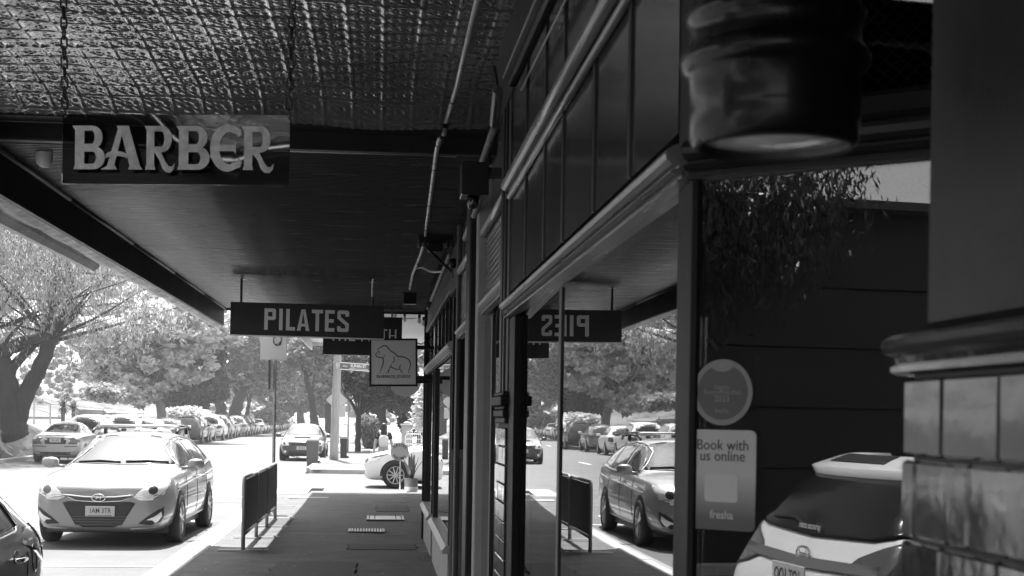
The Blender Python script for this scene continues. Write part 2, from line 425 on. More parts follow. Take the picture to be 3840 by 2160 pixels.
# ------------------------------------------------------------------ near awning (over the footpath)
AX = -2.06        # kerb edge of the awning
aw = thing('street_awning', 'dark street awning with pressed metal and ripple iron lining over the footpath', 'awning', (AX, 8, 3.2))
def pressed_metal(x0, x1, y0, y1, z0, res):
    nx, ny = int((x1 - x0) / res), int((y1 - y0) / res)
    X, Y = np.meshgrid(np.linspace(x0, x1, nx + 1), np.linspace(y0, y1, ny + 1))
    P = .15
    u = (X / P) % 1 - .5; v = (Y / P) % 1 - .5
    au, av = np.abs(u), np.abs(v); r = np.hypot(u, v); th = np.arctan2(v, u)
    g = lambda d, w: np.exp(-(d / w) ** 2)
    h = .0075 * g(.5 - np.maximum(au, av), .05)                                  # raised square border
    h += .006 * g(np.abs(au - av), .045) * (r > .12)                              # diagonal ribs
    h += .0065 * np.cos(2 * th) ** 2 * g(r - .27, .09)                            # petals
    h += .007 * g(r, .075) - .004 * g(r - .14, .03)                               # boss
    h += .004 * g(au - .25, .02) * (av > .3) + .004 * g(av - .25, .02) * (au > .3)
    def wob(s, seed):
        rr = np.random.default_rng(seed); o = 0
        for k in range(9):
            a, ph = rr.uniform(0, 6.28), rr.uniform(0, 6.28); f = s * rr.uniform(.5, 1.6)
            o = o + np.sin(f * (X * np.cos(a) + Y * np.sin(a)) + ph)
        return o / 9
    h = h * (1 + .5 * wob(6, 3)) + .05 * wob(2.6, 1) + .022 * wob(8, 2) + .0006 * wob(60, 5) + .0016 * wob(26, 6)
    for ys in np.arange(y0, y1, .61): h += .006 * g(Y - ys, .012)                # sheet joints
    h += .10 * np.clip((Y - 7.05) / .35, 0, 1) ** 2 * (y1 > 7)                    # rolled end
    Z = z0 - h
    V = np.stack([X, Y, Z], -1).reshape(-1, 3)
    idx = np.arange((nx + 1) * (ny + 1)).reshape(ny + 1, nx + 1)
    Fc = np.stack([idx[:-1, :-1], idx[1:, :-1], idx[1:, 1:], idx[:-1, 1:]], -1).reshape(-1, 4)
    me = bpy.data.meshes.new('pressed_metal_lining'); me.vertices.add(len(V)); me.loops.add(Fc.size); me.polygons.add(len(Fc))
    b = aw.location; V = V - np.array([b.x, b.y, b.z])
    me.vertices.foreach_set('co', V.ravel()); me.loops.foreach_set('vertex_index', Fc.ravel().astype(np.int32))
    me.polygons.foreach_set('loop_start', np.arange(0, Fc.size, 4, dtype=np.int32)); me.polygons.foreach_set('loop_total', np.full(len(Fc), 4, dtype=np.int32))
    me.update(calc_edges=True); me.shade_smooth(); me.materials.append(tin_paint)
    o = bpy.data.objects.new('pressed_metal_lining', me); COL.objects.link(o); o.parent = aw
pressed_metal(AX, .66, 4.6, 7.40, 3.36, .0075)
pressed_metal(AX, .66, -4.2, 4.6, 3.36, .0125)
# step down to the ripple iron
mb = MB(); mb.box(AX, .66, 7.58, 7.66, 3.155, 3.42, bev=.008); mb.box(AX, .66, 7.40, 7.585, 3.245, 3.30); mb.build('beam', fascia_paint, aw)
mb = MB()
pr = [(7.30, 3.345), (7.36, 3.30), (7.45, 3.262), (7.56, 3.243), (7.575, 3.25), (7.45, 3.272), (7.37, 3.31), (7.31, 3.355)]
mb.extrude(pr, 'x', AX, -1.22); mb.build('end_flashing', mat('flashing', .3, .4, noise=(6, .2), bump=(6, .3)), aw)
mb = MB(); mb.box(-1.2, .4, 7.662, 7.69, 3.158, 3.17); mb.build('cover_strip', steel, aw)
# ripple iron, sheet by sheet
Ls, pitch, amp = .768, .048, .0075
nyy = int(Ls / pitch * 8); vs, fs = [], []
for j in range(nyy + 1):
    y = Ls * j / nyy; z = amp * math.sin(2 * math.pi * y / pitch)
    for i in range(7): vs.append((AX + .02 + (.62 - AX - .04) * i / 6, y, 3.178 + z + .006 * math.sin(i * 2.1)))
for j in range(nyy):
    for i in range(6): fs.append((j * 7 + i, (j + 1) * 7 + i, (j + 1) * 7 + i + 1, j * 7 + i + 1))
sh = link_mesh('lining_sheet', [Vector(v) - Vector((AX, 8, 3.2)) for v in vs], fs, iron_paint, aw, smooth=True)
sh.location = (0, 7.68, 0); sh.rotation_euler = (.0022, 0, 0)
for k in range(1, 15):
    c = sh.copy(); COL.objects.link(c); c.location = (random.uniform(-.004, .004), 7.68 + k * .760, random.uniform(-.0008, .0008)); c.rotation_euler = (.0022, random.uniform(-.0006, .0006), 0)
# fascia, soffit bead, gutter, roof
mb = MB(); mb.box(AX - .035, AX, -5, 19.2, 2.925, 3.32); mb.build('fascia', fascia_paint, aw)
mb = MB()
for y0 in np.arange(-4.8, 19.1, 2.4): mb.tube([(AX + .018, y0 + .01, 3.15), (AX + .018, min(19.18, y0 + 2.39), 3.15)], .017, 8)
mb.build('bead', mat('bead_paint', .09, .4), aw, smooth=True)
mb = MB(); rr = random.Random(4)
n = 60; yy = [-5 + 24.2 * i / n for i in range(n + 1)]
jag = [rr.uniform(-.012, .012) for _ in yy]
vs = []; fs = []
for i, y in enumerate(yy):
    j = jag[i]
    for (x, z) in ((AX - .037, 2.93), (AX - .10, 2.912 + j), (AX - .16, 2.925 + j), (AX - .16, 2.95 + j), (AX - .037, 2.96)): vs.append((x, y, z))
for i in range(n):
    for k in range(5): fs.append((i * 5 + k, i * 5 + (k + 1) % 5, (i + 1) * 5 + (k + 1) % 5, (i + 1) * 5 + k))
mb.add(vs, fs); mb.build('drip_edge', mat('peeling_timber', .8, .8, noise=(9, .45), bump=(16, .6)), aw)
mb = MB()
pr = [(AX - .165, 2.965), (AX - .17, 2.90), (AX - .21, 2.865), (AX - .27, 2.875), (AX - .30, 2.91), (AX - .305, 3.03), (AX - .298, 3.03), (AX - .292, 2.93), (AX - .262, 2.89), (AX - .215, 2.882), (AX - .18, 2.912), (AX - .176, 2.965)]
for (a, b) in ((-5, 1.0), (1.02, 4.6), (4.62, 8.2), (8.22, 11.6)):
    M = Matrix.Translation((0, 0, rr.uniform(-.008, .008))); mb.extrude(pr, 'y', a, b, M)
mb.build('gutter', zinc, aw)
mb = MB(); mb.box(AX - .16, 1.2, -5, 19.2, 3.43, 3.50); mb.build('roof', zinc, aw)
mb = MB(); mb.box(AX, .62, 19.15, 19.2, 3.13, 3.42); mb.box(AX, .62, -5, -4.9, 2.93, 3.42); mb.build('end_board', fascia_paint, aw)

# ------------------------------------------------------------------ corner awning beyond (white lining)
a2 = thing('corner_awning', 'lower white lined awning of the corner shop beyond the street awning', 'awning', (-1.5, 25, 3.4))
for k in range(13):
    y = 19.35 + k * .955; mb = MB(); mb.box(-1.47, 1.5, y, y + .948, 3.372, 3.40, bev=.004); mb.build('lining_board', white_paint, a2)
mb = MB(); mb.box(-1.5, -1.47, 19.3, 31.8, 3.2, 3.55); mb.box(-1.5, 1.5, 31.75, 31.8, 3.3, 3.55); mb.build('fascia', white_paint, a2)
mb = MB(); mb.box(-1.52, 4, 19.3, 31.82, 3.56, 3.62); mb.build('roof', zinc, a2)

# ------------------------------------------------------------------ shopfronts on the right
GX = .51        # glass line of the tiled shop
FX = .63         # line of the farther shops
shop = thing('tiled_shopfront', 'dark tiled barber shopfront with tall window and recessed splayed door', 'shopfront', (GX, 3, 0))
D0, W0, W1, P0, P1 = Vector((GX, 2.30)), 2.40, 5.57, 5.55, 5.98
SPL = Vector((.758, -.652)); SPN = Vector((-.652, -.758))         # splay direction and its outward normal
def wallbox(mb, x0, x1, y0, y1, z0, z1, **k): return mb.box(x0, x1, y0, y1, z0, z1, **k)
# display window
ym = .505 / math.tan(math.atan((1405 - 1288) / 3577) + YAW)
win = MB().box(GX, GX + .012, W0, ym, .42, 2.145).build('display_window', glass_shop, shop)
mb = MB(); e_ = math.tan(R(.95)) * (W1 - ym)     # the far pane sits slightly skewed in its old frame
mb.add([(GX, ym, .42), (GX + .012, ym, .42), (GX + .012 + e_, W1, .42), (GX + e_, W1, .42), (GX, ym, 2.145), (GX + .012, ym, 2.145), (GX + .012 + e_, W1, 2.145), (GX + e_, W1, 2.145)], [(0, 3, 2, 1), (4, 5, 6, 7), (0, 1, 5, 4), (1, 2, 6, 5), (2, 3, 7, 6), (3, 0, 4, 7)]); mb.build('display_window', glass_shop, shop)
mb = MB(); mb.box(GX - .005, GX + .03, ym - .026, ym + .026, .42, 2.12, bev=.002); mb.build('mullion', dark_paint, win)
mb = MB(); mb.box(GX - .004, GX + .05, D0.y - .01, W0, .0, 3.36, bev=.003); mb.build('corner_post', post_black, shop)
mb = MB(); mb.box(GX - .02, GX + .05, W0, W1, .10, .42); mb.build('stall_riser', plaster, shop)
mb = MB(); mb.extrude([(GX - .045, .42), (GX - .045, .445), (GX - .01, .475), (GX + .02, .475), (GX + .02, .42)], 'y', W0, W1); mb.build('sill', grey_paint, shop)
# transom rail: a rounded metal moulding with two fillets
def moulding(mb, x, z, y0, y1, s=1.0, M=None, sz=.5):
    pr = []
    for (dx, dz) in ((.02, .062), (-.012, .062), (-.018, .052), (-.034, .046), (-.048, .034), (-.055, .016), (-.052, -.004), (-.04, -.018), (-.026, -.022), (-.026, -.032), (-.04, -.036), (-.044, -.046), (-.034, -.054), (-.02, -.056), (-.02, -.066), (-.03, -.070), (-.03, -.082), (.02, -.082)): pr.append((x + dx * s, z + dz * sz))
    return mb.extrude(pr, 'y', y0, y1, M)
mb = MB(); moulding(mb, GX, 2.185, D0.y + .02, P0 + .02, .8); mb.build('transom_rail', rail_metal, shop, smooth=False)
SMX = frame((D0.x, D0.y, 0), (-SPN.x, -SPN.y, 0), (-SPL.x, -SPL.y, 0))
mb = MB(); moulding(mb, 0, 2.185, -.76, .0, .8, SMX); mb.build('transom_rail', dark_paint, shop)
# clerestory: panes between dark bars
bars = [.51 / math.tan(math.atan((x - 1288) / 3577) + YAW) for x in (1318, 1365, 1412, 1490, 1580)] + [W0]
edges = [P0] + bars
for a, b in zip(edges, edges[1:]):
    mb = MB(); mb.box(GX - .004, GX + .008, b + .012, a - .012, 2.245, 3.02); mb.build('clerestory_pane', mat('clerestory_glass', .055, .12, spec=.9, bump=(3, .15, .02), noise=(2, .2)), shop)
for y in bars[:-1]:
    mb = MB(); mb.box(GX - .009, GX + .02, y - .018, y + .018, 2.245, 3.03, bev=.003); mb.build('clerestory_bar', black_paint, shop)
mb = MB()
for (dz, r, dx) in ((0, .022, -.028), (-.042, .011, -.016)): mb.tube([(GX + dx, 2.6, 2.655 + dz), (GX + dx, P0 - .04, 2.655 + dz)], r, 10)
mb.build('picture_rail', rail_metal, shop, smooth=True)
mb = MB(); mb.box(GX - .01, GX + .05, D0.y, P1 + .2, 3.03, 3.40); mb.build('upper_wall', plaster, shop)
# splayed door pane
def splay(s, off, z): p = D0 + SPL * s + SPN * off; return Vector((p.x, p.y, z))
SPLM = frame((D0.x, D0.y, 0), (SPL.x, SPL.y, 0), (0, 0, 1))      # local x along the splay, y up, z = SPL x up
zs = SPLM.to_3x3() @ Vector((0, 0, 1)); SG = 1 if zs.x < 0 else -1
def sbox(mb, s0, s1, z0, z1, o0, o1, **k): return mb.box(s0, s1, z0, z1, SG * o0, SG * o1, M=SPLM, **k)
door = sbox(MB(), .02, .70, .14, 2.205, -.006, .006).build('door_pane', glass_door, shop)
mb = MB(); sbox(mb, .0, .02, .02, 3.0, -.02, .012, bev=.005); sbox(mb, .70, .76, .02, 3.0, -.025, .025); sbox(mb, .035, .70, .02, .14, -.025, .025); mb.build('door_frame', post_black, shop)
mb = MB(); sbox(mb, .0, .76, 2.205, 2.25, -.03, .035, bev=.01); mb.build('door_head', post_black, shop)
mb = MB(); sbox(mb, .035, .70, 2.25, 3.0, -.006, .006); mb.build('fanlight', glass_door, shop)
# expanded metal security mesh behind the toplight
mb = MB(); wv = .024
for (za, zb_) in ((2.10, 2.20), (2.26, 2.42)):
    nz = int((zb_ - za) / .011)
    for k in range(nz):
        for s0 in np.arange(.22, .70, wv):
            o = s0 + (wv / 2 if k % 2 else 0); z = za + k * .011
            if o + wv > .72: continue
            mb.tube([splay(o, -.05, z), splay(o + wv / 2, -.05, z + .0085), splay(o + wv, -.05, z)], .0021, 4, cap=False)
sm_ = mb.build('security_mesh', mat('mesh_paint', .6, .4), shop); sm_['kind'] = 'stuff'
mb = MB(); sbox(mb, .044, .056, 1.30, 1.33, .01, .045, bev=.004); mb.build('door_latch', chrome, shop)
mb = MB(); sbox(mb, .04, .052, .15, 1.05, .008, .014); mb.build('door_edge_strip', steel, shop)
# back of the shop: dark room
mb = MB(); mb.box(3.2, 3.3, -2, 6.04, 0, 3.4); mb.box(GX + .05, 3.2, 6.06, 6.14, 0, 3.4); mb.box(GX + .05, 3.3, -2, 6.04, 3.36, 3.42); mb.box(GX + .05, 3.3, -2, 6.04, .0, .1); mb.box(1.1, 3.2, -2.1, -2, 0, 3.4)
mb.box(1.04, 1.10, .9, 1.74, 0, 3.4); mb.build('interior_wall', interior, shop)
# near pilaster with glazed tiles, cap and plain shaft
PX = .49; NP1 = PX / math.tan(math.atan((2278 - 1288) / 3577) + YAW)
pil = MB().box(PX + .006, PX + .22, .30, NP1 - .006, 0, 1.81).build('pilaster', grout, shop)
TH, TW, J = .0745, .152, .004
tl = MB().box(0, .006, 0, TW - J, 0, TH - J, bev=.0022)
tmesh = None
def place_tile(par, x, y0, y1, z, mt):
    mb = MB(); mb.box(x, x + .008, y0, y1, z, z + TH - J, bev=.0025); return mb.build('tile', mt, par)
tm = {}
def tile_run(par, X, ya, yb, z0, z1, mt, TW, TH, axis='y'):
    """running bond; alike tiles share their mesh"""
    b = root_loc(par); row = 0; z = z0
    while z < z1 - .01:
        y = ya if row % 2 == 0 else ya - TW / 2
        while y < yb - .005:
            lo, hi = max(y, ya), min(y + TW - J, yb); h = min(TH - J, z1 - z)
            if hi - lo > .012:
                key = (mt.name, round(hi - lo, 4), round(h, 4), axis)
                if key not in tm:
                    mb = MB()
                    if axis == 'y': mb.box(0, .009, 0, hi - lo, 0, h, bev=.003)
                    else: mb.box(0, hi - lo, 0, .009, 0, h, bev=.003)
                    me = bpy.data.meshes.new('tile'); me.from_pydata([tuple(v) for v in mb.v], [], mb.f); me.materials.append(mt); me.update(); tm[key] = me
                o = bpy.data.objects.new('tile', tm[key]); COL.objects.link(o); o.parent = par
                jx = random.uniform(-.0008, .0008)
                o.location = (Vector((X + jx, lo, z)) if axis == 'y' else Vector((lo, X + jx, z))) - b
                o.rotation_euler = (0, random.uniform(-.008, .008), random.uniform(-.008, .008)) if axis == 'y' else (random.uniform(-.004, .004), 0, random.uniform(-.004, .004))
            y += TW
        z += TH; row += 1
tile_run(pil, PX - .004, .62, NP1 - .002, 1.796 - 7 * TH, 1.795, tile_dark, .115, TH)
mb = MB(); pr = [(PX + .1, 1.838), (PX - .006, 1.834), (PX - .016, 1.829), (PX - .018, 1.822), (PX - .014, 1.816), (PX - .004, 1.813), (PX - .002, 1.807), (PX - .008, 1.804), (PX - .008, 1.799), (PX - .002, 1.796), (PX + .1, 1.796)]
mb.extrude(pr, 'y', .3, NP1 + .02); mb.build('pilaster_cap', tile_dark, shop)
mb = MB(); mb.box(PX + .012, PX + .2, .30, NP1 - .012, 1.836, 3.40, bev=.008); mb.build('pilaster_shaft', plaster, shop)
# far pilaster of the same shop
FPX_ = .498
pil2 = MB().box(FPX_ + .008, GX + .05, P0, P1, 0, 1.73).build('pilaster', grout, shop)
tile_run(pil2, FPX_ - .002, P0 + .01, P1 - .02, .30, 1.72, tile_dark, .20, .0745)
mb = MB(); mb.box(GX - .003, GX + .03, P0 - .22, P0 - .002, .1, 2.14, bev=.002); mb.build('window_jamb', post_black, shop)
mb = MB()
for (z0, z1, o) in ((1.73, 1.755, .006), (1.755, 1.785, .014), (1.785, 1.80, .010), (1.80, 1.84, .024), (1.84, 1.855, .014)): mb.box(FPX_ - o, GX + .05, P0 - o, P1 + o * .5, z0, z1, bev=.004)
mb.build('pilaster_cap', post_black, shop)
mb = MB(); mb.box(FPX_ + .012, GX + .06, P0 + .012, P1 - .12, 1.855, 3.36, bev=.006); mb.build('pilaster_shaft', mid_paint, shop)
mb = MB()
for y0, y1 in ((P0 - .004, P0 + .012), (P0 + .19, P0 + .235), (P1 - .12, P1 - .03)): mb.box(FPX_ + .003, GX + .05, y0, y1, 1.856, 3.355, bev=.004)
mb.build('pilaster_strip', black_paint, shop)
mb = MB(); mb.box(GX + .02, GX + .3, -12, .30, 0, 3.4); mb.build('side_wall', plaster, shop)

# ---- middle shop: two window bays with ribbed toplights
mid = thing('middle_shopfront', 'weathered middle shopfront with ribbed toplights and pale timber bases', 'shopfront', (.56, 9, 0))
MX = .56
def bay(y0, y1, x, post_y, top=2.74, lower=True):
    mb = MB(); mb.box(x, x + .012, y0, y1, 2.42, top); tp = mb.build('toplight', glass_hatch, mid)
    mb = MB()
    k = 0; z = 2.44
    while z < top - .03:
        mb.box(x - .006, x - .0005, y0 + .01, y1 - .01, z, z + .012); z += .03
    mb.build('rib', mat('rib_glass', .19, .2, spec=.7), tp)
    mb = MB(); moulding(mb, x, 2.365, y0 - .02, y1 + .05, .8); mb.build('transom_rail', pale_paint, mid)
    mb = MB(); mb.tube([(x - .01, y0, top + .035), (x - .01, y1, top + .035)], .028, 8); mb.build('head_rail', rail_metal, mid, smooth=True)
    if not lower: return
    mb = MB(); mb.box(x, x + .012, y0, y1, .72, 2.28); mb.build('window_pane', glass_shop, mid)
    mb = MB(); mb.box(x - .015, x + .06, y0, y1, .1, .68); mb.build('stall_riser', timber, mid)
    mb = MB(); mb.extrude([(x - .06, .68), (x - .06, .70), (x - .02, .735), (x + .02, .735), (x + .02, .68)], 'y', y0, y1); mb.build('sill', pale_paint, mid)
bay(6.26, 7.85, MX + .02, 8.0); bay(8.35, 10.35, MX + .03, 10.5, 2.78, False)
for (y0, y1, x, m) in ((5.985, 6.10, .525, timber), (7.87, 8.0, .535, pale_paint), (8.0, 8.33, .50, black_paint), (10.37, 10.5, .56, grey_paint)):
    mb = MB(); mb.box(x, x + (.16 if y0 < 10 else .035), y0, y1, .1, 3.2, bev=.008); mb.build('door_post', m, mid)
mb = MB(); mb.box(MX + .05, MX + .3, 5.4, 12.4, 2.80, 3.42); mb.build('upper_wall', mid_paint, mid)
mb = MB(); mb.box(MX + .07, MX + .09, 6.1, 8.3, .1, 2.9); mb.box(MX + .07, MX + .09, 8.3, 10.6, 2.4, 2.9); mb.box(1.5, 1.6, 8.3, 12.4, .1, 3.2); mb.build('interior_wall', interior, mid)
# recess with its tiled return wall
ret = MB().box(.64, 1.5, 12.42, 12.50, .1, 3.2).build('return_wall', grout, mid)
tile_run(ret, 12.408, .645, 1.4, .12, 1.47, tile_grey, .158, .158, axis='x')
mb = MB(); mb.box(.642, 1.45, 12.412, 12.42, 1.475, 3.1); mb.build('return_panel', black_paint, mid)
mb = MB(); mb.box(1.42, 1.49, 9.0, 12.3, .1, 2.4); mb.build('recess_door', dark_paint, mid)
M = Matrix.Translation((.63, 9.85, .13)) @ Matrix.Rotation(R(-16), 4, 'Z')
mb = MB(M); mb.box(0, .045, 0, .82, 0, 2.15, bev=.004); dl = mb.build('door_leaf', black_paint, mid)
mb = MB(M); mb.box(-.006, 0, .10, .72, .95, 1.95); mb.build('door_light', glass_door, dl)
mb = MB(M); mb.box(-.008, .0, .0, .012, 0, 2.15); mb.box(-.008, .0, .808, .82, 0, 2.15); mb.build('door_trim', rail_metal, dl)

# ---- studio shop at the end of the row
stu = thing('studio_shopfront', 'studio shopfront at the far end of the row with pale sills', 'shopfront', (FX, 16, 0))
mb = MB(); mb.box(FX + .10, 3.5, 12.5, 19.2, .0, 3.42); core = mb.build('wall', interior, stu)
for (y0, y1) in ((16.62, 19.15), (12.55, 16.1)):
    mb = MB(); mb.box(FX + .0, FX + .1, y0, y1, .1, .55); mb.build('stall_riser', timber, stu)
    mb = MB(); mb.extrude([(FX - .05, .55), (FX - .055, .575), (FX - .02, .62), (FX + .03, .62), (FX + .03, .55)], 'y', y0 - .03, y1 + .03); mb.build('sill', pale_paint, stu)
    mb = MB(); mb.box(FX + .03, FX + .042, y0, y1, .62, 2.30); mb.build('window_pane', glass_shop, stu)
    for y in (y0, y1 - .06):
        mb = MB(); mb.box(FX + .0, FX + .06, y, y + .06, .62, 2.30, bev=.006); mb.build('mullion', dark_paint, stu)
ys_ = [12.6, 13.25, 13.95, 14.75, 15.6, 16.6, 17.8, 19.15]
for a, b in zip(ys_, ys_[1:]):
    mb = MB(); mb.box(FX + .035, FX + .05, a + .02, b - .02, 2.46, 2.86); mb.build('clerestory_pane', mat('clerestory_glass', .05, .12), stu)
    mb = MB(); mb.box(FX + .015, FX + .06, b - .02, b + .02, 2.44, 2.88); mb.build('clerestory_bar', black_paint, stu)
mb = MB(); moulding(mb, FX + .02, 2.385, 12.52, 19.18, 1.0, None, .75); mb.build('transom_rail', pale_paint, stu)
mb = MB(); mb.box(FX - .01, FX + .07, 12.52, 19.19, 2.88, 2.96, bev=.01); mb.build('head_rail', mid_paint, stu)
mb = MB(); mb.box(FX + .01, FX + .1, 12.5, 19.19, 2.96, 3.3); mb.build('upper_wall', grey_paint, stu)
mb = MB(); mb.box(FX - .03, FX + .1, 19.13, 19.2, .1, 3.2, bev=.008); mb.build('corner_post', dark_paint, stu)
mb = MB(); mb.box(FX + .02, FX + .1, 16.1, 16.62, .1, 2.3); mb.build('door', black_paint, stu)
# the row's upper storey and the corner shop set back beyond
up = thing('upper_storey', 'plain rendered upper storey standing above the row of shopfronts', 'building', (.9, 8, 3.5))
mb = MB(); mb.box(.75, 8, -12, 19.2, 3.52, 5.2); mb.build('wall', mid_paint, up)
mb = MB(); mb.box(.7, 8.1, -12, 19.25, 5.2, 5.35, bev=.03); mb.build('parapet', concrete, up)
cs = thing('corner_shop', 'pale corner shop set back under its white lined awning', 'building', (1.5, 25, 0))
mb = MB(); mb.box(1.52, 8, 19.22, 31.4, 0, 3.55); mb.build('wall', pale_paint, cs)
for y in (20.5, 24, 27.5):
    mb = MB(); mb.box(1.50, 1.515, y, y + 2.6, .6, 2.5); mb.build('window', glass_shop, cs)

# ------------------------------------------------------------------ hanging signs
# -- barber sign: acrylic plate on two chains
BY = 5.3
bl, br_, tl_ = at(231, 690, Y=BY), at(1103, 693, Y=BY), at(221, 427, Y=BY)
bw_, bh = (br_ - bl).length, (tl_ - bl).length
bs = thing('barber_sign', 'clear acrylic BARBER sign hanging on two chains under the pressed metal lining', 'sign', bl)
BM = frame(bl, (1, -.155, 0), (0, 0, 1))
mb = MB(); mb.box(0, bw_, 0, bh, -.006, 0, M=BM, bev=.002); mb.build('sign_plate', glass_clear, bs)
gold = mat('painted_letter', .75, .4, metal=.1, noise=(28, .3), stretch=(1, 1, 1), bump=(45, .5, .004))
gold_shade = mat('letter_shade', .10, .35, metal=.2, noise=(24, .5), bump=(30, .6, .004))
def arc(cx, cy, rx, ry, a0, a1, n=14): return [(cx + rx * math.cos(R(a0 + (a1 - a0) * i / n)), cy + ry * math.sin(R(a0 + (a1 - a0) * i / n))) for i in range(n + 1)]
def bowl(y0, y1, x0, xr, w):
    """half ring on a stem"""
    cy, ry = (y0 + y1) / 2, (y1 - y0) / 2; k = x0 + (xr - x0) * .45
    out = [(x0, y0)] + arc(k, cy, xr - k, ry, -90, 90) + [(x0, y1)]
    inn = [(x0, y0 + w * .62)] + arc(k - .02, cy, xr - k - w, ry - w * .62, -90, 90) + [(x0, y1 - w * .62)]
    return out, inn
def glyph(ch):
    """list of strokes: ('poly', pts) or ('ring', outer, inner) in a unit box 0..1 high"""
    stem = ('poly', [(.0, 0), (.30, 0), (.265, .1), (.26, .9), (.30, 1), (-.04, 1), (.03, .9), (.035, .1)])
    if ch == 'B': return [stem, ('ring',) + bowl(.0, .53, .26, .78, .20), ('ring',) + bowl(.47, 1.0, .26, .72, .18)], .80
    if ch == 'R':
        leg = [(.26, .42), (.44, .44), (.60, .18), (.70, .07), (.80, .07), (.88, .15), (.86, .02), (.76, -.07), (.62, -.06), (.52, .02), (.42, .22), (.30, .36)]
        return [stem, ('ring',) + bowl(.40, 1.0, .26, .78, .20), ('poly', leg)], .92
    if ch == 'A':
        return [('poly', [(.30, 1.0), (.62, 1.0), (.93, .08), (1.0, 0), (.62, 0), (.66, .08), (.43, .82), (.36, .88)]), ('poly', [(.34, .94), (.46, .86), (.25, .10), (.33, -.0), (-.10, 0), (.06, .08)]),
                ('ring', arc(.30, .30, .30, .12, 20, 160), arc(.30, .22, .30, .09, 20, 160))], 1.02
    if ch == 'E':
        o = arc(.44, .5, .44, .54, 62, 298, 26); i = arc(.50, .5, .27, .37, 66, 294, 26)
        return [('ring', o, i), ('poly', [(.20, .43), (.60, .43), (.66, .36), (.66, .63), (.60, .57), (.20, .57)]), ('poly', [(.55, .85), (.66, .98), (.78, .92), (.80, .80), (.72, .76), (.66, .82)]), ('poly', [(.55, .15), (.64, .02), (.78, .06), (.82, .18), (.74, .26), (.68, .18)])], .82
def draw_glyphs(word, Mx, x0s, w, h, m, parent, z0, name, grow=0.0):
    for ch, (xa, xb, ya, yb) in zip(word, x0s):
        strokes, adv = glyph(ch); mb = MB()
        for k, st in enumerate(strokes):
            z = z0 + k * .0004
            def T(p): return (xa + (xb - xa) * p[0] / adv, ya + (yb - ya) * p[1])
            if st[0] == 'poly': mb.extrude([T(p) for p in st[1]], 'z', z, z + .0022, M=Mx)
            else:
                o, i = [T(p) for p in st[1]], [T(p) for p in st[2]]; n = len(o)
                vs = [(p[0], p[1], zz) for zz in (z, z + .0022) for p in o + i]
                fs = []
                for q in range(n - 1):
                    fs += [(q, n + q, n + q + 1, q + 1), (2 * n + q, 2 * n + q + 1, 3 * n + q + 1, 3 * n + q), (q, q + 1, 2 * n + q + 1, 2 * n + q), (n + q, 3 * n + q, 3 * n + q + 1, n + q + 1)]
                fs += [(0, 2 * n, 3 * n, n), (n - 1, 2 * n - 1, 4 * n - 1, 3 * n - 1)]
                mb.add(vs, fs, Mx)
        mb.build(name, m, parent)
bx = [(545, 795), (790, 1090), (1105, 1345), (1355, 1610), (1608, 1855), (1862, 2112)]
slots = [((a - 452) / 1770 * bw_, (b - 452) / 1770 * bw_, (1395 - 1283) / 530 * bh, (1395 - 955) / 530 * bh) for a, b in bx]
draw_glyphs('BARBER', BM, slots, bw_, bh, gold, bs, .001, 'letter')
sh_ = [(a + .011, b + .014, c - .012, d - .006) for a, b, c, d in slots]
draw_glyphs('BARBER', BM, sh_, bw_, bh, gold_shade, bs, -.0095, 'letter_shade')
# chains: every link is a piece
def link_me():
    mb = MB(); L2, W2, r = .0235, .0105, .0036
    pts = [(W2 * math.cos(a), 0, (L2 - W2) * (1 if math.sin(a) > 0 else -1) + W2 * math.sin(a)) for a in [2 * math.pi * (i + .5) / 16 for i in range(16)]]
    pts.append(pts[0]); mb.tube(pts, r, 7, cap=False)
    me = bpy.data.meshes.new('link'); me.from_pydata([tuple(v) for v in mb.v], [], mb.f); me.shade_smooth(); me.materials.append(dark_steel); me.update(); return me
lm = link_me()
for (px0, py0, px1, py1) in ((243, 420, 236, -180), (1082, 425, 1104, -180)):
    dy_ = -.004 - (.133 if px0 > 600 else 0); a, b = at(px0, py0, Y=BY + dy_), at(px1, py1, Y=BY + dy_)
    mb = MB(); mb.tube([a + Vector((0, 0, -.02)), a + Vector((.008, 0, -.008)), a, a + Vector((0, 0, .018))], .0028, 6)
    ch = mb.build('chain', dark_steel, bs, smooth=True)
    n = int((b - a).length / .0365); ax = (b - a).normalized()
    for k in range(n):
        o = bpy.data.objects.new('link', lm); COL.objects.link(o); o.parent = ch
        p = a + ax * (.032 + .0365 * k)
        q = Vector((0, 0, 1)).rotation_difference(ax)
        o.location = p - bs.location; o.rotation_euler = (q.to_matrix() @ Matrix.Rotation(R(90 * (k % 2) + random.uniform(-14, 14)), 3, 'Z')).to_euler()

# -- pilates sign
def flat_sign(name, label, corners, Y, m, th=.035, edge=None):
    p = [at(*c, Y=Y) for c in corners]        # bl, br, tl
    M = frame(p[0], p[1] - p[0], (p[2] - p[0]) - (p[1] - p[0]).normalized() * (p[2] - p[0]).dot((p[1] - p[0]).normalized()))
    w, h = (p[1] - p[0]).length, (p[2] - p[0]).length
    t = thing(name, label, 'sign', p[0])
    mb = MB(); mb.box(0, w, 0, h, -th, 0, M=M, bev=.003); mb.build('sign_panel', m, t)
    return t, M, w, h
ps, PM, pw, ph = flat_sign('pilates_sign', 'long black PILATES sign hung from the ripple iron lining on two rods', ((862, 1254), (1439, 1270), (864.6, 1131.4)), 15.0, sign_black)
mb = MB(); mb.box(-.004, pw + .004, -.012, 0, -.05, .004, M=PM); mb.build('bottom_strip', white_paint, ps)
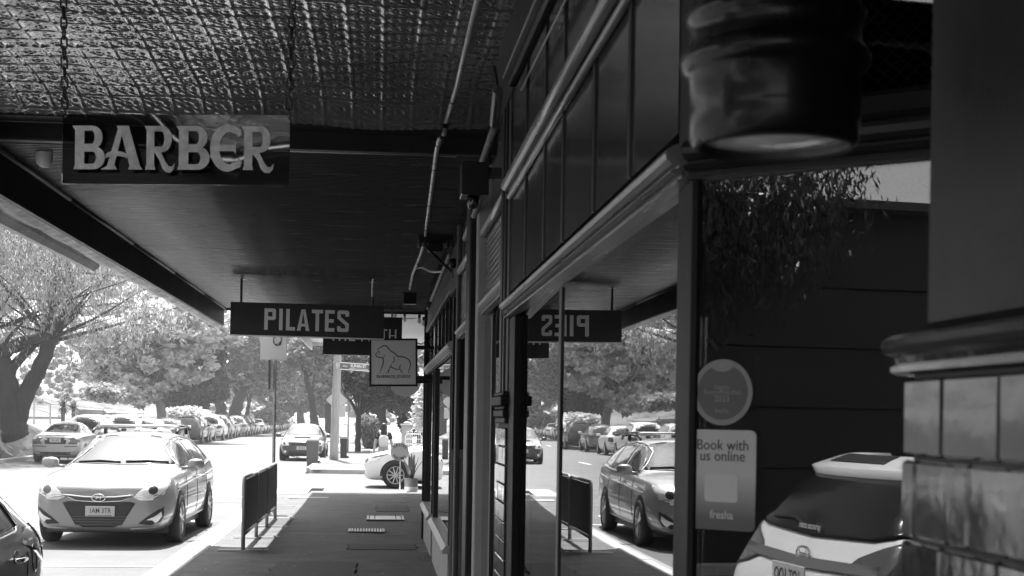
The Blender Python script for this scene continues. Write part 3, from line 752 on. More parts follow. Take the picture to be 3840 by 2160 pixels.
# condensed block capitals as flat polygons
def block(ch, x, y, w, h, k):
    """strokes of a condensed letter: list of polygons"""
    b = [(x, y, x + k, y + h)]
    r = lambda x0, y0, x1, y1: [(x0, y0), (x1, y0), (x1, y1), (x0, y1)]
    c = k * .45
    def rr(x0, y0, x1, y1, tl=0, tr=0, brr=0, bl=0):
        p = []
        for (cx, cy, cut, d) in ((x0, y0, bl, 0), (x1, y0, brr, 1), (x1, y1, tr, 2), (x0, y1, tl, 3)):
            if not cut: p.append((cx, cy)); continue
            s = [((0, 1), (1, 0)), ((-1, 0), (0, 1)), ((0, -1), (-1, 0)), ((1, 0), (0, -1))][d]
            p += [(cx + s[0][0] * cut, cy + s[0][1] * cut), (cx + s[1][0] * cut, cy + s[1][1] * cut)]
        return p
    if ch == 'P': return [r(x, y, x + k, y + h), rr(x + k, y + h - k, x + w, y + h, tr=c), r(x + w - k, y + h * .48 + k * .9, x + w, y + h - k), rr(x + k, y + h * .48 - k * .1, x + w, y + h * .48 + k * .9, brr=c)]
    if ch == 'I': return [r(x, y, x + k, y + h)]
    if ch == 'L': return [r(x, y, x + k, y + h), r(x + k, y, x + w, y + k)]
    if ch == 'A': return [[(x, y), (x + k, y), (x + w / 2 + k * .1, y + h), (x + w / 2 - k * .55, y + h)], [(x + w - k, y), (x + w, y), (x + w / 2 + k * .55, y + h), (x + w / 2 + k * .1, y + h), (x + w / 2 - k * .02, y + h * .82)], r(x + w * .28, y + h * .2, x + w * .72, y + h * .2 + k * .8)]
    if ch == 'T': return [r(x, y + h - k, x + w, y + h), r(x + w / 2 - k / 2, y, x + w / 2 + k / 2, y + h - k)]
    if ch == 'E': return [r(x, y, x + k, y + h), r(x + k, y, x + w, y + k), r(x + k, y + h - k, x + w, y + h), r(x + k, y + h / 2 - k / 2, x + w * .92, y + h / 2 + k / 2)]
    if ch == 'S': return [rr(x, y + h - k, x + w, y + h, tl=c, tr=c), r(x, y + h * .62, x + k, y + h - k), r(x + w - k, y + h * .72, x + w, y + h - k), [(x, y + h * .62), (x + w - k, y + h * .30), (x + w, y + h * .38), (x + k, y + h * .70)],
                         r(x + w - k, y + k, x + w, y + h * .38), r(x, y + k, x + k, y + h * .26), rr(x, y, x + w, y + k, bl=c, brr=c)]
    if ch == 'H': return [r(x, y, x + k, y + h), r(x + w - k, y, x + w, y + h), r(x + k, y + h / 2 - k * .3, x + w - k, y + h / 2 + k * .3)]
    if ch == 'M': return [r(x, y, x + k, y + h), r(x + w - k, y, x + w, y + h), [(x + k, y + h), (x + k, y + h * .75), (x + w / 2, y + h * .4), (x + w / 2, y + h * .6)], [(x + w - k, y + h), (x + w - k, y + h * .75), (x + w / 2, y + h * .4), (x + w / 2, y + h * .6)]]
    if ch == 'Y': return [r(x + w / 2 - k / 2, y, x + w / 2 + k / 2, y + h * .5), [(x, y + h), (x + w / 2 - k / 2, y + h * .45), (x + w / 2 + k / 2, y + h * .45), (x + k, y + h)], [(x + w, y + h), (x + w / 2 + k / 2, y + h * .45), (x + w / 2 - k / 2, y + h * .45), (x + w - k, y + h)]]
def letters(word, slots, y, h, k, M, m, parent):
    for ch, (x, w) in zip(word, slots):
        if ch == ' ': continue
        mb = MB()
        for j, pl in enumerate(block(ch, x, y, w, h, k)): mb.extrude(pl, 'z', .0015 + j * .0003, .004 + j * .0003, M=M)
        mb.build('letter', m, parent)
sc = pw / (1441.5 - 864.6)
pls = [(991, 1034), (1046, 1059), (1072, 1106), (1113, 1160), (1168, 1210), (1218, 1254), (1264, 1308)]
letters('PILATES', [((a - 864) * sc, (b - a) * sc) for a, b in pls], ph * .17, ph * .66, .037, PM, sign_letter, ps)
for px, top in ((904, 1052), (1397, 1046)):
    p = at(px, 1140, Y=15.0); mb = MB(); mb.tube([(p.x, 15.015, p.z - .04), (p.x, 15.015, 3.17)], .013, 8); mb.box(p.x - .04, p.x + .04, 14.97, 15.06, 3.155, 3.172); mb.build('hanger_rod', dark_steel, ps)
# -- the second black sign
ms, MM, mw, mh = flat_sign('black_fascia_sign', 'smaller black sign with thin capitals half hidden behind the PILATES sign', ((1210, 1328), (1506, 1335), (1211, 1183)), 18.7, sign_black)
mb = MB(); mb.box(-.003, mw + .003, -.008, 0, -.045, .003, M=MM); mb.build('bottom_strip', white_paint, ms)
s2 = mw / (1310 - 125)
letters('THE MYTH', [((a - 125) * s2, (b - a) * s2) for a, b in ((238, 325), (362, 472), (515, 605), (0, 0), (697, 830), (850, 970), (990, 1085), (1113, 1226))], mh * .355, mh * .33, .021, MM, sign_letter, ms)
for px in (1260, 1470):
    p = at(px, 1190, Y=18.7); mb = MB(); mb.tube([(p.x, 18.71, p.z), (p.x, 18.71, 3.17)], .012, 6); mb.build('hanger_rod', dark_steel, ms)
# -- studio sign with the gorilla drawing
ss, SM, sw, shh = flat_sign('studio_sign', 'square pale sign with a gorilla line drawing on two black wall brackets', ((1392, 1442), (1559, 1442), (1392, 1276)), 16.9, mat('sign_pale', .78, .4, noise=(2, .05)), .04)
k = sw / (1525 - 860)
def G(pts): return [((x - 860) * k, (965 - y) * k) for x, y in pts]
def smooth(pts, n=4):
    out = []
    for i in range(len(pts) - 1):
        p0, p1, p2, p3 = pts[max(i - 1, 0)], pts[i], pts[i + 1], pts[min(i + 2, len(pts) - 1)]
        for j in range(n):
            t = j / n
            out.append(tuple(.5 * (2 * p1[a] + (p2[a] - p0[a]) * t + (2 * p0[a] - 5 * p1[a] + 4 * p2[a] - p3[a]) * t * t + (3 * p1[a] - p0[a] - 3 * p2[a] + p3[a]) * t ** 3) for a in (0, 1)))
    return out + [pts[-1]]
lines = [([(968, 462), (958, 440), (985, 418), (1015, 405), (1030, 390), (1055, 382), (1085, 390), (1105, 410), (1130, 440), (1160, 468), (1200, 490), (1230, 515), (1262, 544), (1300, 546), (1340, 552), (1385, 568), (1420, 595), (1442, 635), (1445, 680), (1432, 730), (1420, 760), (1424, 800)], 15),
         ([(968, 462), (945, 485), (928, 512), (938, 540), (965, 556), (1000, 562), (1030, 570), (1040, 600), (1040, 640), (1025, 690), (1005, 740), (988, 798)], 13),
         ([(968, 468), (988, 478), (984, 492), (968, 500), (964, 516)], 8), ([(1075, 520), (1050, 545), (1040, 580)], 7), ([(1190, 545), (1206, 580), (1196, 615), (1174, 645)], 11),
         ([(1166, 655), (1148, 692), (1128, 745), (1110, 798)], 10), ([(1088, 798), (1108, 770), (1118, 750)], 8), ([(1145, 692), (1180, 716), (1230, 735), (1288, 738)], 13), ([(1300, 665), (1287, 700), (1290, 738), (1310, 768), (1326, 800)], 11)]
for i, (pts, w) in enumerate(lines):
    pp = smooth(G(pts)); n = len(pp); ws = [w * k * (.35 + .65 * min(1, 5 * min(j, n - 1 - j) / n + .1)) for j in range(n)]
    mb = MB(); mb.ribbon(pp, ws, SM, .001 + i * .0003, .0015); mb.build('drawing_line', sign_black, ss)
mb = MB(); mb.text('SILVERBACK_STUDIOS', 62 * k, SM @ Matrix.Translation((sw / 2, (965 - 848) * k, .001)), sx=.74, bold=.0006, t=.002, spacing=1.12); mb.build('lettering', sign_black, ss)
mb = MB(); f = .022
for (a, b, c, d) in ((-f, sw + f, -f, 0), (-f, sw + f, shh, shh + f), (-f, 0, 0, shh), (sw, sw + f, 0, shh)): mb.box(a, b, c, d, -.05, .006, M=SM, bev=.003)
mb.build('frame', black_paint, ss)
mb = MB()
for (py0, py1) in ((1296, 1310), (1409, 1423)):
    p0, p1 = at(1560, py0, Y=16.95), at(1560, py1, Y=16.95); mb = MB(); mb.box(p0.x - .01, FX + .02, 16.92, 16.98, p1.z, p0.z, bev=.004); mb.build('bracket_arm', black_paint, ss)
p = at(1562, 1285, Y=16.95); mb = MB(); mb.tube([(p.x, 16.95, p.z - .0), (p.x + .05, 16.95, p.z - .015), (p.x + .09, 16.95, p.z + .0), (p.x + .115, 16.95, p.z + .03), (FX, 16.95, p.z + .09)], .007, 6); mb.build('cable', black_matt, ss)
# -- round sign behind
c = at(1521, 1431, Y=18.5)
rs = thing('round_sign', 'round pale projecting sign partly hidden below the gorilla sign', 'sign', c)
M = facing_camera(c); mb = MB(); mb.lathe([(.182, -.02), (.182, 0)], 40, M); mb.build('sign_disc', mat('sign_pale', .4, .4), rs)
mb = MB(); mb.lathe([(.183, -.024), (.197, -.022), (.197, .004), (.183, .006)], 40, M, cap=False); mb.build('rim', white_paint, rs)
mb = MB(); mb.box(c.x + .15, FX + .02, 18.48, 18.53, c.z - .02, c.z + .03); mb.build('bracket_arm', black_paint, rs)

# ------------------------------------------------------------------ wall lamp close to the camera
LY = 1.27; lc = at(1945 * 1.4907, 372 * 1.4907, Y=LY)
lp = thing('wall_lamp', 'large dark round wall lamp with pale lens close to the camera', 'lamp', (lc.x, LY, lc.z))
LM = Matrix.Translation(lc); LR = .0775
lamp_black = mat('lamp_enamel', .005, .28, spec=.25, noise=(5, .3), coat=.12)
prof = [(LR * .93, 0.0), (LR * .985, .006), (LR, .03), (LR * 1.0, .062), (LR * 1.04, .066), (LR * 1.10, .072), (LR * 1.11, .080), (LR * 1.05, .087), (LR * 1.0, .09), (LR * .99, .108), (LR * 1.03, .112), (LR * 1.05, .119), (LR * 1.0, .126), (LR * .93, .135), (LR * .80, .165), (LR * .5, .19), (LR * .2, .2)]
mb = MB(); mb.lathe(prof, 56, LM, cap=False); mb.build('lamp_body', lamp_black, lp, smooth=True)
mb = MB(); mb.lathe([(LR * .93, .0), (LR * .90, -.002), (LR * .86, .004), (LR * .86, .010)], 56, LM, cap=False); mb.build('rim', dark_steel, lp, smooth=True)
mb = MB(); mb.lathe([(LR * .87, .008), (LR * .6, .004), (LR * .3, .002), (.001, .0015)], 48, LM, cap=False); mb.build('lens', lamp_glass, lp, smooth=True)
mb = MB(); mb.tube([lc + Vector((0, 0, .19)), lc + Vector((.02, 0, .26)), lc + Vector((.08, 0, .30)), (PX + .02, LY - .05, lc.z + .30)], .014, 10); mb.build('bracket_arm', lamp_black, lp, smooth=True)
# stickers on the door pane
def on_splay(px, py):
    d = ray(px, py); o = Vector((0, 0, EYE)); n3 = Vector((SPN.x, SPN.y, 0)); P = splay(0, .0075, 0)
    t = (P - o).dot(n3) / d.dot(n3); return o + d * t
DM = frame((0, 0, 0), (SPL.x, SPL.y, 0), (0, 0, 1))
a, b, c2 = on_splay(2583, 1980), on_splay(2832, 1985), on_splay(2584, 1610)
stk = thing('booking_sticker', 'pale rounded booking sticker reading Book with us online on the door glass', 'sticker', a)
w, h = (b - a).length, abs(c2.z - a.z); M = Matrix.Translation(a) @ DM
def rrect(w, h, r, n=5): return [p for (cx, cy, a0) in ((w - r, r, -90), (w - r, h - r, 0), (r, h - r, 90), (r, r, 180)) for p in arc(cx, cy, r, r, a0, a0 + 90, n)]
sm = bpy.data.materials.new('sticker_fade'); sm.use_nodes = True; N = sm.node_tree.nodes; L = sm.node_tree.links
tc = N.new('ShaderNodeTexCoord'); sp = N.new('ShaderNodeSeparateXYZ'); rp = N.new('ShaderNodeValToRGB'); L.new(tc.outputs['Generated'], sp.inputs[0]); L.new(sp.outputs['Z'], rp.inputs[0]); L.new(rp.outputs[0], N['Principled BSDF'].inputs['Base Color'])
rp.color_ramp.elements[0].position = .12; rp.color_ramp.elements[0].color = (.10, .10, .10, 1); rp.color_ramp.elements[1].position = .55; rp.color_ramp.elements[1].color = (.5, .5, .5, 1)
N['Principled BSDF'].inputs['Roughness'].default_value = .5
mb = MB(); mb.extrude(rrect(w, h, .010), 'z', 0, .0012, M=M); mb.build('sticker_sheet', sm, stk)
ink = mat('sticker_ink', .03, .6); pale_ink = mat('sticker_pale_ink', .5, .5)
mb = MB()
for s, y in (('Book with', .845), ('us online', .735)): mb = MB(); mb.text(s, w * .205, M @ Matrix.Translation((w / 2, h * y, .0014)), sx=.92, t=.0004); mb.build('lettering', ink, stk)
mb = MB(); mb.extrude([(x + w * .24, y + h * .28) for x, y in rrect(w * .5, h * .28, .006)], 'z', .0014, .0018, M=M); mb.build('blank_panel', mat('sticker_panel', .55, .5), stk)
mb = MB(); mb.text('fresha', w * .16, M @ Matrix.Translation((w / 2, h * .15, .0014)), sx=.9, bold=.0003, t=.0004); mb.build('lettering', pale_ink, stk)
cc = on_splay(1818 * 1.4907, 987 * 1.4907); rd = abs(on_splay(1818 * 1.4907, 904 * 1.4907).z - cc.z)
st2 = thing('award_sticker', 'round grey Highly Recommended 2023 sticker above the booking sticker', 'sticker', cc)
M = Matrix.Translation(cc) @ DM
mb = MB(); mb.lathe([(rd, 0), (rd, .0012)], 48, M); mb.build('sticker_ring', mat('sticker_ring', .24, .5), st2)
mb = MB(); mb.lathe([(rd * .84, .0014), (rd * .84, .0018)], 48, M); mb.build('sticker_face', mat('sticker_face', .085, .5), st2)
mb = MB(); mb.extrude(arc(0, rd * .88, rd * .40, rd * .26, 180, 360, 16), 'z', .002, .0024, M=M); mb.build('notch', mat('sticker_ring', .24, .5), st2)
for s, y, z in (('Highly', .14, .17), ('Recommended', .0, .17), ('2023', -.2, .22), ('fresha', -.56, .16)): mb = MB(); mb.text(s, rd * z * 1.25, M @ Matrix.Translation((0, rd * y, .0022)), t=.0004, sx=.95); mb.build('lettering', mat('sticker_text', .3, .5), st2)
mb = MB()
star = [((.10 if i % 2 == 0 else .045) * rd * math.cos(R(90 + 36 * i)), (.10 if i % 2 == 0 else .045) * rd * math.sin(R(90 + 36 * i)) + rd * .82) for i in range(10)]
mb.extrude(star, 'z', .0026, .003, M=M); mb.build('star', mat('sticker_text', .3, .5), st2)

# ------------------------------------------------------------------ conduits, boxes and lights under the lining
cp = []
for (x, y, z) in ((1215, -60, 3.31), (1150, 215, 3.31), (1122, 310, 3.25), (1117, 338, 3.17), (1105, 352, 3.15), (1098, 380, 3.15), (1085, 480, 3.15), (1074, 560, 3.15), (1070, 600, 3.15), (1058, 640, 3.15), (1038, 690, 3.15), (1031, 728, 3.15)):
    cp.append(at(x * 1.4907, y * 1.4907, Z=z))
cd = thing('conduit', 'pale metal conduit clipped along the underside of the awning', 'pipe', cp[4])
def dense(pts, n=5):
    out = []
    for i in range(len(pts) - 1):
        for j in range(n): out.append(pts[i].lerp(pts[i + 1], j / n))
    return out + [pts[-1]]
mb = MB(); mb.tube(cp, .0125, 10); mb.build('pipe', mat('conduit_paint', .5, .3, metal=.3, noise=(9, .2)), cd, smooth=True)
for i in range(1, len(cp) - 1):
    p = cp[i].lerp(cp[i + 1], .4); d = (cp[i + 1] - cp[i]).normalized(); mb = MB(); mb.tube([p - d * .008, p + d * .008], .0155, 10); mb.box(p.x - .03, p.x + .03, p.y - .008, p.y + .008, p.z + .012, p.z + .018); mb.build('clip', black_paint, cd)
# ribbed flexible duct along the top of the wall
fd = thing('ribbed_duct', 'dark ribbed duct running along the top of the tiled shopfront', 'pipe', (GX - .05, 3.5, 2.86))
a, b = at(1290 * 1.4907, 205 * 1.4907, X=GX - .05), at(1415 * 1.4907, -70 * 1.4907, X=GX - .05)
n = 150; mb = MB(); mb.tube([a.lerp(b, i / n) for i in range(n + 1)], [.021 if i % 3 == 0 else .016 for i in range(n + 1)], 9); mb.build('duct', mat('duct_metal', .05, .25, metal=.7), fd)
mb = MB()
for dx, dz in ((-.034, .012), (.03, -.03)): mb.tube([a + Vector((dx, 0, dz)), b + Vector((dx, 0, dz))], .004, 6)
mb.build('side_rail', rail_metal, fd)
a, b = at(1243 * 1.4907, 310 * 1.4907, Y=5.6), at(1252 * 1.4907, 228 * 1.4907, Y=4.9)
mb = MB(); mb.tube([a.lerp(b, i / 40) for i in range(41)], [.02 if i % 3 == 0 else .015 for i in range(41)], 9); mb.build('duct_end', mat('duct_metal', .05, .25), fd)
# black camera housing
a, b = at(1161 * 1.4907, 488 * 1.4907, Y=6.9), at(1231 * 1.4907, 408 * 1.4907, Y=6.9)
sp_ = thing('camera_housing', 'black box with a small dome camera under it on the shop wall', 'security camera', ((a.x + b.x) / 2, 6.9, a.z))
mb = MB(); mb.box(a.x, b.x, 6.9, 7.08, a.z, b.z, bev=.004); mb.build('box', mat('housing_black', .01, .3), sp_)
mb = MB(); mb.box(b.x - .01, MX + .06, 6.93, 7.03, b.z - .06, b.z - .02); mb.build('mount', dark_steel, sp_)
p = at(1190 * 1.4907, 492 * 1.4907, Y=6.97); mb = MB(); mb.lathe([(.001, -.042), (.02, -.038), (.028, -.02), (.03, .0), (.03, .02)], 20, Matrix.Translation((p.x, 6.97, a.z - .02))); mb.build('dome', mat('dome_black', .012, .08, spec=.8), sp_, smooth=True)
mb = MB(); q = at(1232 * 1.4907, 410 * 1.4907, Y=6.9); mb.tube(dense([q, q + Vector((-.02, -.1, .14)), q + Vector((.03, -.25, .24)), q + Vector((-.02, -.45, .36))], 4), .006, 6); mb.build('cable', black_matt, sp_)
# twin flood light bracket
a, b = at(1052 * 1.4907, 610 * 1.4907, Y=11.0), at(1140 * 1.4907, 590 * 1.4907, Y=11.0)
fl = thing('flood_light', 'black flood light and sensor bar under the lining by the conduit', 'lamp', (a.x, 11.0, a.z))
mb = MB(); mb.box(a.x, b.x, 10.98, 11.04, a.z, b.z, bev=.004); mb.build('bar', black_paint, fl)
for px in (1056, 1068, 1100, 1126, 1136):
    p = at(px * 1.4907, 614 * 1.4907, Y=11.0); mb = MB(); mb.lathe([(.012, 0), (.017, .02), (.017, .055), (.01, .06)], 12, Matrix.Translation((p.x, 10.99, p.z - .03))); mb.build('lamp_holder', dark_steel, fl, smooth=True)
p = at(1092 * 1.4907, 622 * 1.4907, Y=11.0); mb = MB(); mb.box(p.x - .05, p.x + .06, 10.93, 11.05, p.z - .04, p.z + .03, bev=.008); mb.build('lamp_head', black_paint, fl)
mb = MB(); q0, q1, q2 = at(1072 * 1.4907, 620 * 1.4907, Y=10.95), at(1105 * 1.4907, 655 * 1.4907, Y=10.9), at(1138 * 1.4907, 684 * 1.4907, Y=10.8); mb.tube(dense([q0, q1, q2], 4), .011, 8); mb.build('cable', black_matt, fl)
# branch conduit above the pilates sign, box at the end, little wall lamp
pts = [at(x * 1.4907, y * 1.4907, Y=15.0 - i * .28) for i, (x, y) in enumerate(((937, 745), (938, 705), (943, 690), (958, 682), (1000, 680), (1034, 676), (1060, 672), (1080, 682), (1095, 684), (1112, 683)))]
bc = thing('branch_conduit', 'thin bent conduit branching from the long conduit to the PILATES sign', 'pipe', pts[3])
mb = MB(); mb.tube(pts, .011, 8); mb.build('pipe', mat('conduit_paint', .5, .3), bc, smooth=True)
p = at(1032 * 1.4907, 752 * 1.4907, Y=16.2)
jb = thing('junction_box', 'black junction box at the far end of the conduit', 'box', p)
mb = MB(); mb.box(p.x - .08, p.x + .07, 16.15, 16.3, p.z - .06, p.z + .08, bev=.006); mb.build('box', black_paint, jb)
mb = MB(); mb.tube([(p.x + .1, 16.2, p.z + .06), (p.x + .19, 16.2, p.z + .07)], .012, 6); mb.build('spigot', dark_steel, jb)
p = at(1139 * 1.4907, 664 * 1.4907, Y=10.4)
wl = thing('small_wall_light', 'tiny black wall light on the post of the middle shop', 'lamp', p)
mb = MB(); mb.lathe([(.022, -.03), (.026, 0), (.026, .035), (.012, .04)], 14, Matrix.Translation(p)); mb.build('shade', black_paint, wl, smooth=True)
mb = MB(); mb.tube([p + Vector((0, 0, -.03)), p + Vector((.0, .02, -.1))], .006, 6); mb.build('stem', dark_steel, wl)
# pale cornice strips along the wall top
cn = thing('cornice_strip', 'pale peeling cornice strip along the middle shops above the toplights', 'cornice', (.5, 9, 3.05))
for (x0, y0, x1, y1, X) in ((1243, 322, 1214, 408, .50), (1212, 492, 1170, 600, .52), (1132, 640, 1085, 755, .55)):
    a, b = at(x0 * 1.4907, y0 * 1.4907, X=X), at(x1 * 1.4907, y1 * 1.4907, X=X); mb = MB(); mb.tube([a, b], .018, 8); mb.build('strip', mat('cornice_paint', .22, .5, noise=(14, .4), bump=(20, .5)), cn, smooth=True)
# festoon strings under the corner awning
fs_ = thing('festoon_lights', 'festoon strings with clear bulbs under the white lined awning', 'string lights', (.2, 24, 3.2))
for i, (x0, y0, x1, y1) in enumerate(((975, 772, 1076, 756), (975, 778, 1076, 770), (975, 790, 1076, 800), (975, 798, 1076, 788), (1005, 806, 1076, 792), (975, 812, 1076, 822), (1010, 825, 1076, 812))):
    Y = 20 + i * 1.2; a, b = at(x0 * 1.4907, y0 * 1.4907, Y=Y), at(x1 * 1.4907, y1 * 1.4907, Y=Y + 1.2)
    a.x -= 1.0
    mb = MB(); mb.tube([a.lerp(b, t / 10) + Vector((0, 0, -.05 * math.sin(math.pi * t / 10))) for t in range(11)], .006, 5); mb.build('cable', black_matt, fs_)
for (x, y) in ((993, 786), (1018, 795), (1055, 800), (1066, 806), (1052, 778), (1060, 756)):
    p = at(x * 1.4907, y * 1.4907, Y=20.4); mb = MB(); mb.lathe([(.012, -.005), (.02, .0), (.02, .045), (.01, .05)], 10, Matrix.Translation(p)); bb = mb.build('lamp_holder', black_paint, fs_, smooth=True)
    mb = MB(); mb.lathe([(.001, -.085), (.02, -.075), (.03, -.05), (.026, -.025), (.012, -.004)], 12, Matrix.Translation(p)); mb.build('bulb', mat('bulb_glass', .6, .1, spec=.6), bb, smooth=True)
# round ceiling lamp by the kerb side of the lining
p = at(166, 566, Y=7.95)
cl = thing('ceiling_lamp', 'white domed ceiling lamp fixed to the lining left of the BARBER sign', 'lamp', p)
mb = MB(); mb.lathe([(.001, -.085), (.022, -.08), (.04, -.062), (.046, -.035), (.047, .0), (.047, .012)], 24, Matrix.Translation((p.x, p.y, 3.16))); mb.build('dome', white_gloss, cl, smooth=True)
mb = MB(); mb.lathe([(.055, .0), (.055, .012)], 24, Matrix.Translation((p.x, p.y, 3.163))); mb.build('base', white_gloss, cl)

# ------------------------------------------------------------------ cars (local axes: nose towards +Y, wheels on z=0)
def paint(name, v, metal=.25, rough=.32): return mat(name, v, rough, metal=metal, coat=.8)
p_silver = paint('paint_silver', .38, .5); p_wagon = paint('paint_wagon', .27, .35, .36); p_white = paint('paint_white', .78, 0, .4); p_grey = paint('paint_grey', .12, .4)
p_black = paint('paint_black', .02, .1); p_dark = paint('paint_charcoal', .05, .3); p_mid = paint('paint_mid_grey', .22, .45)
car_glass = mat('car_glass', .025, .03, spec=.9, ior=1.7)
car_trim = mat('car_trim', .02, .5); lamp_lens = mat('lamp_lens', .85, .15, metal=.1, coat=.8); lamp_dark = mat('lamp_inner', .12, .15, metal=.6, coat=.6); tail_lens = mat('tail_lens', .06, .12, coat=.8)
rim_metal = mat('rim_metal', .5, .3, metal=.8); plate_white = mat('plate_white', .5, .5); plate_ink = mat('plate_ink', .05, .5)
def ends(o, slot_mat):
    for s in o.material_slots: s.link = 'OBJECT'; s.material = slot_mat

class Body:
    def __init__(s, stations, level=2):
        """stations front to rear: y, zb, wb, wm, zm, ws, zs, wg, zg, wr, zr, zt"""
        vs, fs = [], []; N = 16
        for (y, zb, wb, wm, zm, ws, zs, wg, zg, wr, zr, zt) in stations:
            half = [(0, zb), (wb * .7, zb), (wb, zb + .04), (wm, zm), (ws, zs), (wg, zg), (wr, zr), (wr * .55, zt - (zt - zr) * .22), (0, zt)]
            ring = half + [(-x, z) for x, z in half[-2:0:-1]]
            vs += [(x, y, z) for x, z in ring]
        for i in range(len(stations) - 1):
            for k in range(N): fs.append((i * N + k, i * N + (k + 1) % N, (i + 1) * N + (k + 1) % N, (i + 1) * N + k))
        for base, flip in ((0, False), ((len(stations) - 1) * N, True)):
            for k in range(8):
                a, b, c, d = base + k, base + k + 1, base + (N - k - 1) % N, base + (N - k) % N
                f = (a, b, c, d) if not flip else (d, c, b, a)
                f = tuple(dict.fromkeys(f)); fs.append(f)
        me = bpy.data.meshes.new('tmp'); me.from_pydata(vs, [], fs); me.update()
        bm = bmesh.new(); bm.from_mesh(me); bmesh.ops.recalc_face_normals(bm, faces=bm.faces)
        bm.to_mesh(me); bm.free()
        o = bpy.data.objects.new('tmp', me); COL.objects.link(o)
        md = o.modifiers.new('s', 'SUBSURF'); md.levels = md.render_levels = level
        ev = o.evaluated_get(bpy.context.evaluated_depsgraph_get()); m2 = ev.to_mesh()
        s.v = [v.co.copy() for v in m2.vertices]; s.f = [tuple(p.vertices) for p in m2.polygons]
        ev.to_mesh_clear(); bpy.data.objects.remove(o); bpy.data.meshes.remove(me)
        s.bvh = BVHTree.FromPolygons(s.v, s.f)
    AX = {'F': (Vector((0, 8, 0)), Vector((0, -1, 0))), 'B': (Vector((0, -8, 0)), Vector((0, 1, 0))), 'R': (Vector((8, 0, 0)), Vector((-1, 0, 0))), 'L': (Vector((-8, 0, 0)), Vector((1, 0, 0))), 'T': (Vector((0, 0, 8)), Vector((0, 0, -1)))}
    def hit(s, ax, a, b):
        o, d = s.AX[ax]
        p = Vector((a, o.y, b)) if ax in 'FB' else (Vector((o.x, a, b)) if ax in 'RL' else Vector((a, b, o.z)))
        loc, nor, idx, dist = s.bvh.ray_cast(p, d)
        if loc is None: return None
        if nor.dot(d) > 0: nor = -nor
        return loc, nor
    def patch(s, name, m, parent, ax, poly, off=.004, rings=(1, .9, .76, .62, .48, .34, .2, .08), step=.07, smooth=True, mb=None):
        pts = []
        for i, p in enumerate(poly):
            q = poly[(i + 1) % len(poly)]; n = max(1, int(math.dist(p, q) / step))
            pts += [(p[0] + (q[0] - p[0]) * j / n, p[1] + (q[1] - p[1]) * j / n) for j in range(n)]
        cx, cz = sum(p[0] for p in pts) / len(pts), sum(p[1] for p in pts) / len(pts); n = len(pts)
        vs, fs = [], []; last = None
        seq = [(rings[0], -.006)] + [(r, off) for r in rings]
        for r, o in seq:
            for p in pts:
                h = s.hit(ax, cx + (p[0] - cx) * r, cz + (p[1] - cz) * r)
                if h is None: h = last or (Vector((0, 0, 0)), Vector((0, 0, 1)))
                last = h; vs.append(h[0] + h[1] * o)
        h = s.hit(ax, cx, cz) or last; vs.append(h[0] + h[1] * off)
        for i in range(len(seq) - 1):
            for k in range(n): fs.append((i * n + k, i * n + (k + 1) % n, (i + 1) * n + (k + 1) % n, (i + 1) * n + k))
        b = (len(seq) - 1) * n
        for k in range(n): fs.append((b + k, b + (k + 1) % n, len(vs) - 1))
        if mb is not None: mb.add(vs, fs); return None
        return link_mesh(name, vs, fs, m, parent, smooth)
    def strip(s, name, m, parent, ax, pts, w=.02, off=.006, mb=None):
        """a thin trim line following the surface"""
        own = mb is None; mb = mb or MB(); P = []
        for i in range(len(pts) - 1):
            n = max(1, int(math.dist(pts[i], pts[i + 1]) / .08))
            P += [(pts[i][0] + (pts[i + 1][0] - pts[i][0]) * j / n, pts[i][1] + (pts[i + 1][1] - pts[i][1]) * j / n) for j in range(n)]
        P.append(pts[-1]); Q = []
        for p in P:
            h = s.hit(ax, *p)
            if h: Q.append(h[0] + h[1] * off)
        if len(Q) > 1: mb.tube(Q, w / 2, 6)
        if own and mb.v: return link_mesh(name, mb.v, mb.f, m, parent, True)
wheel_cache = {}
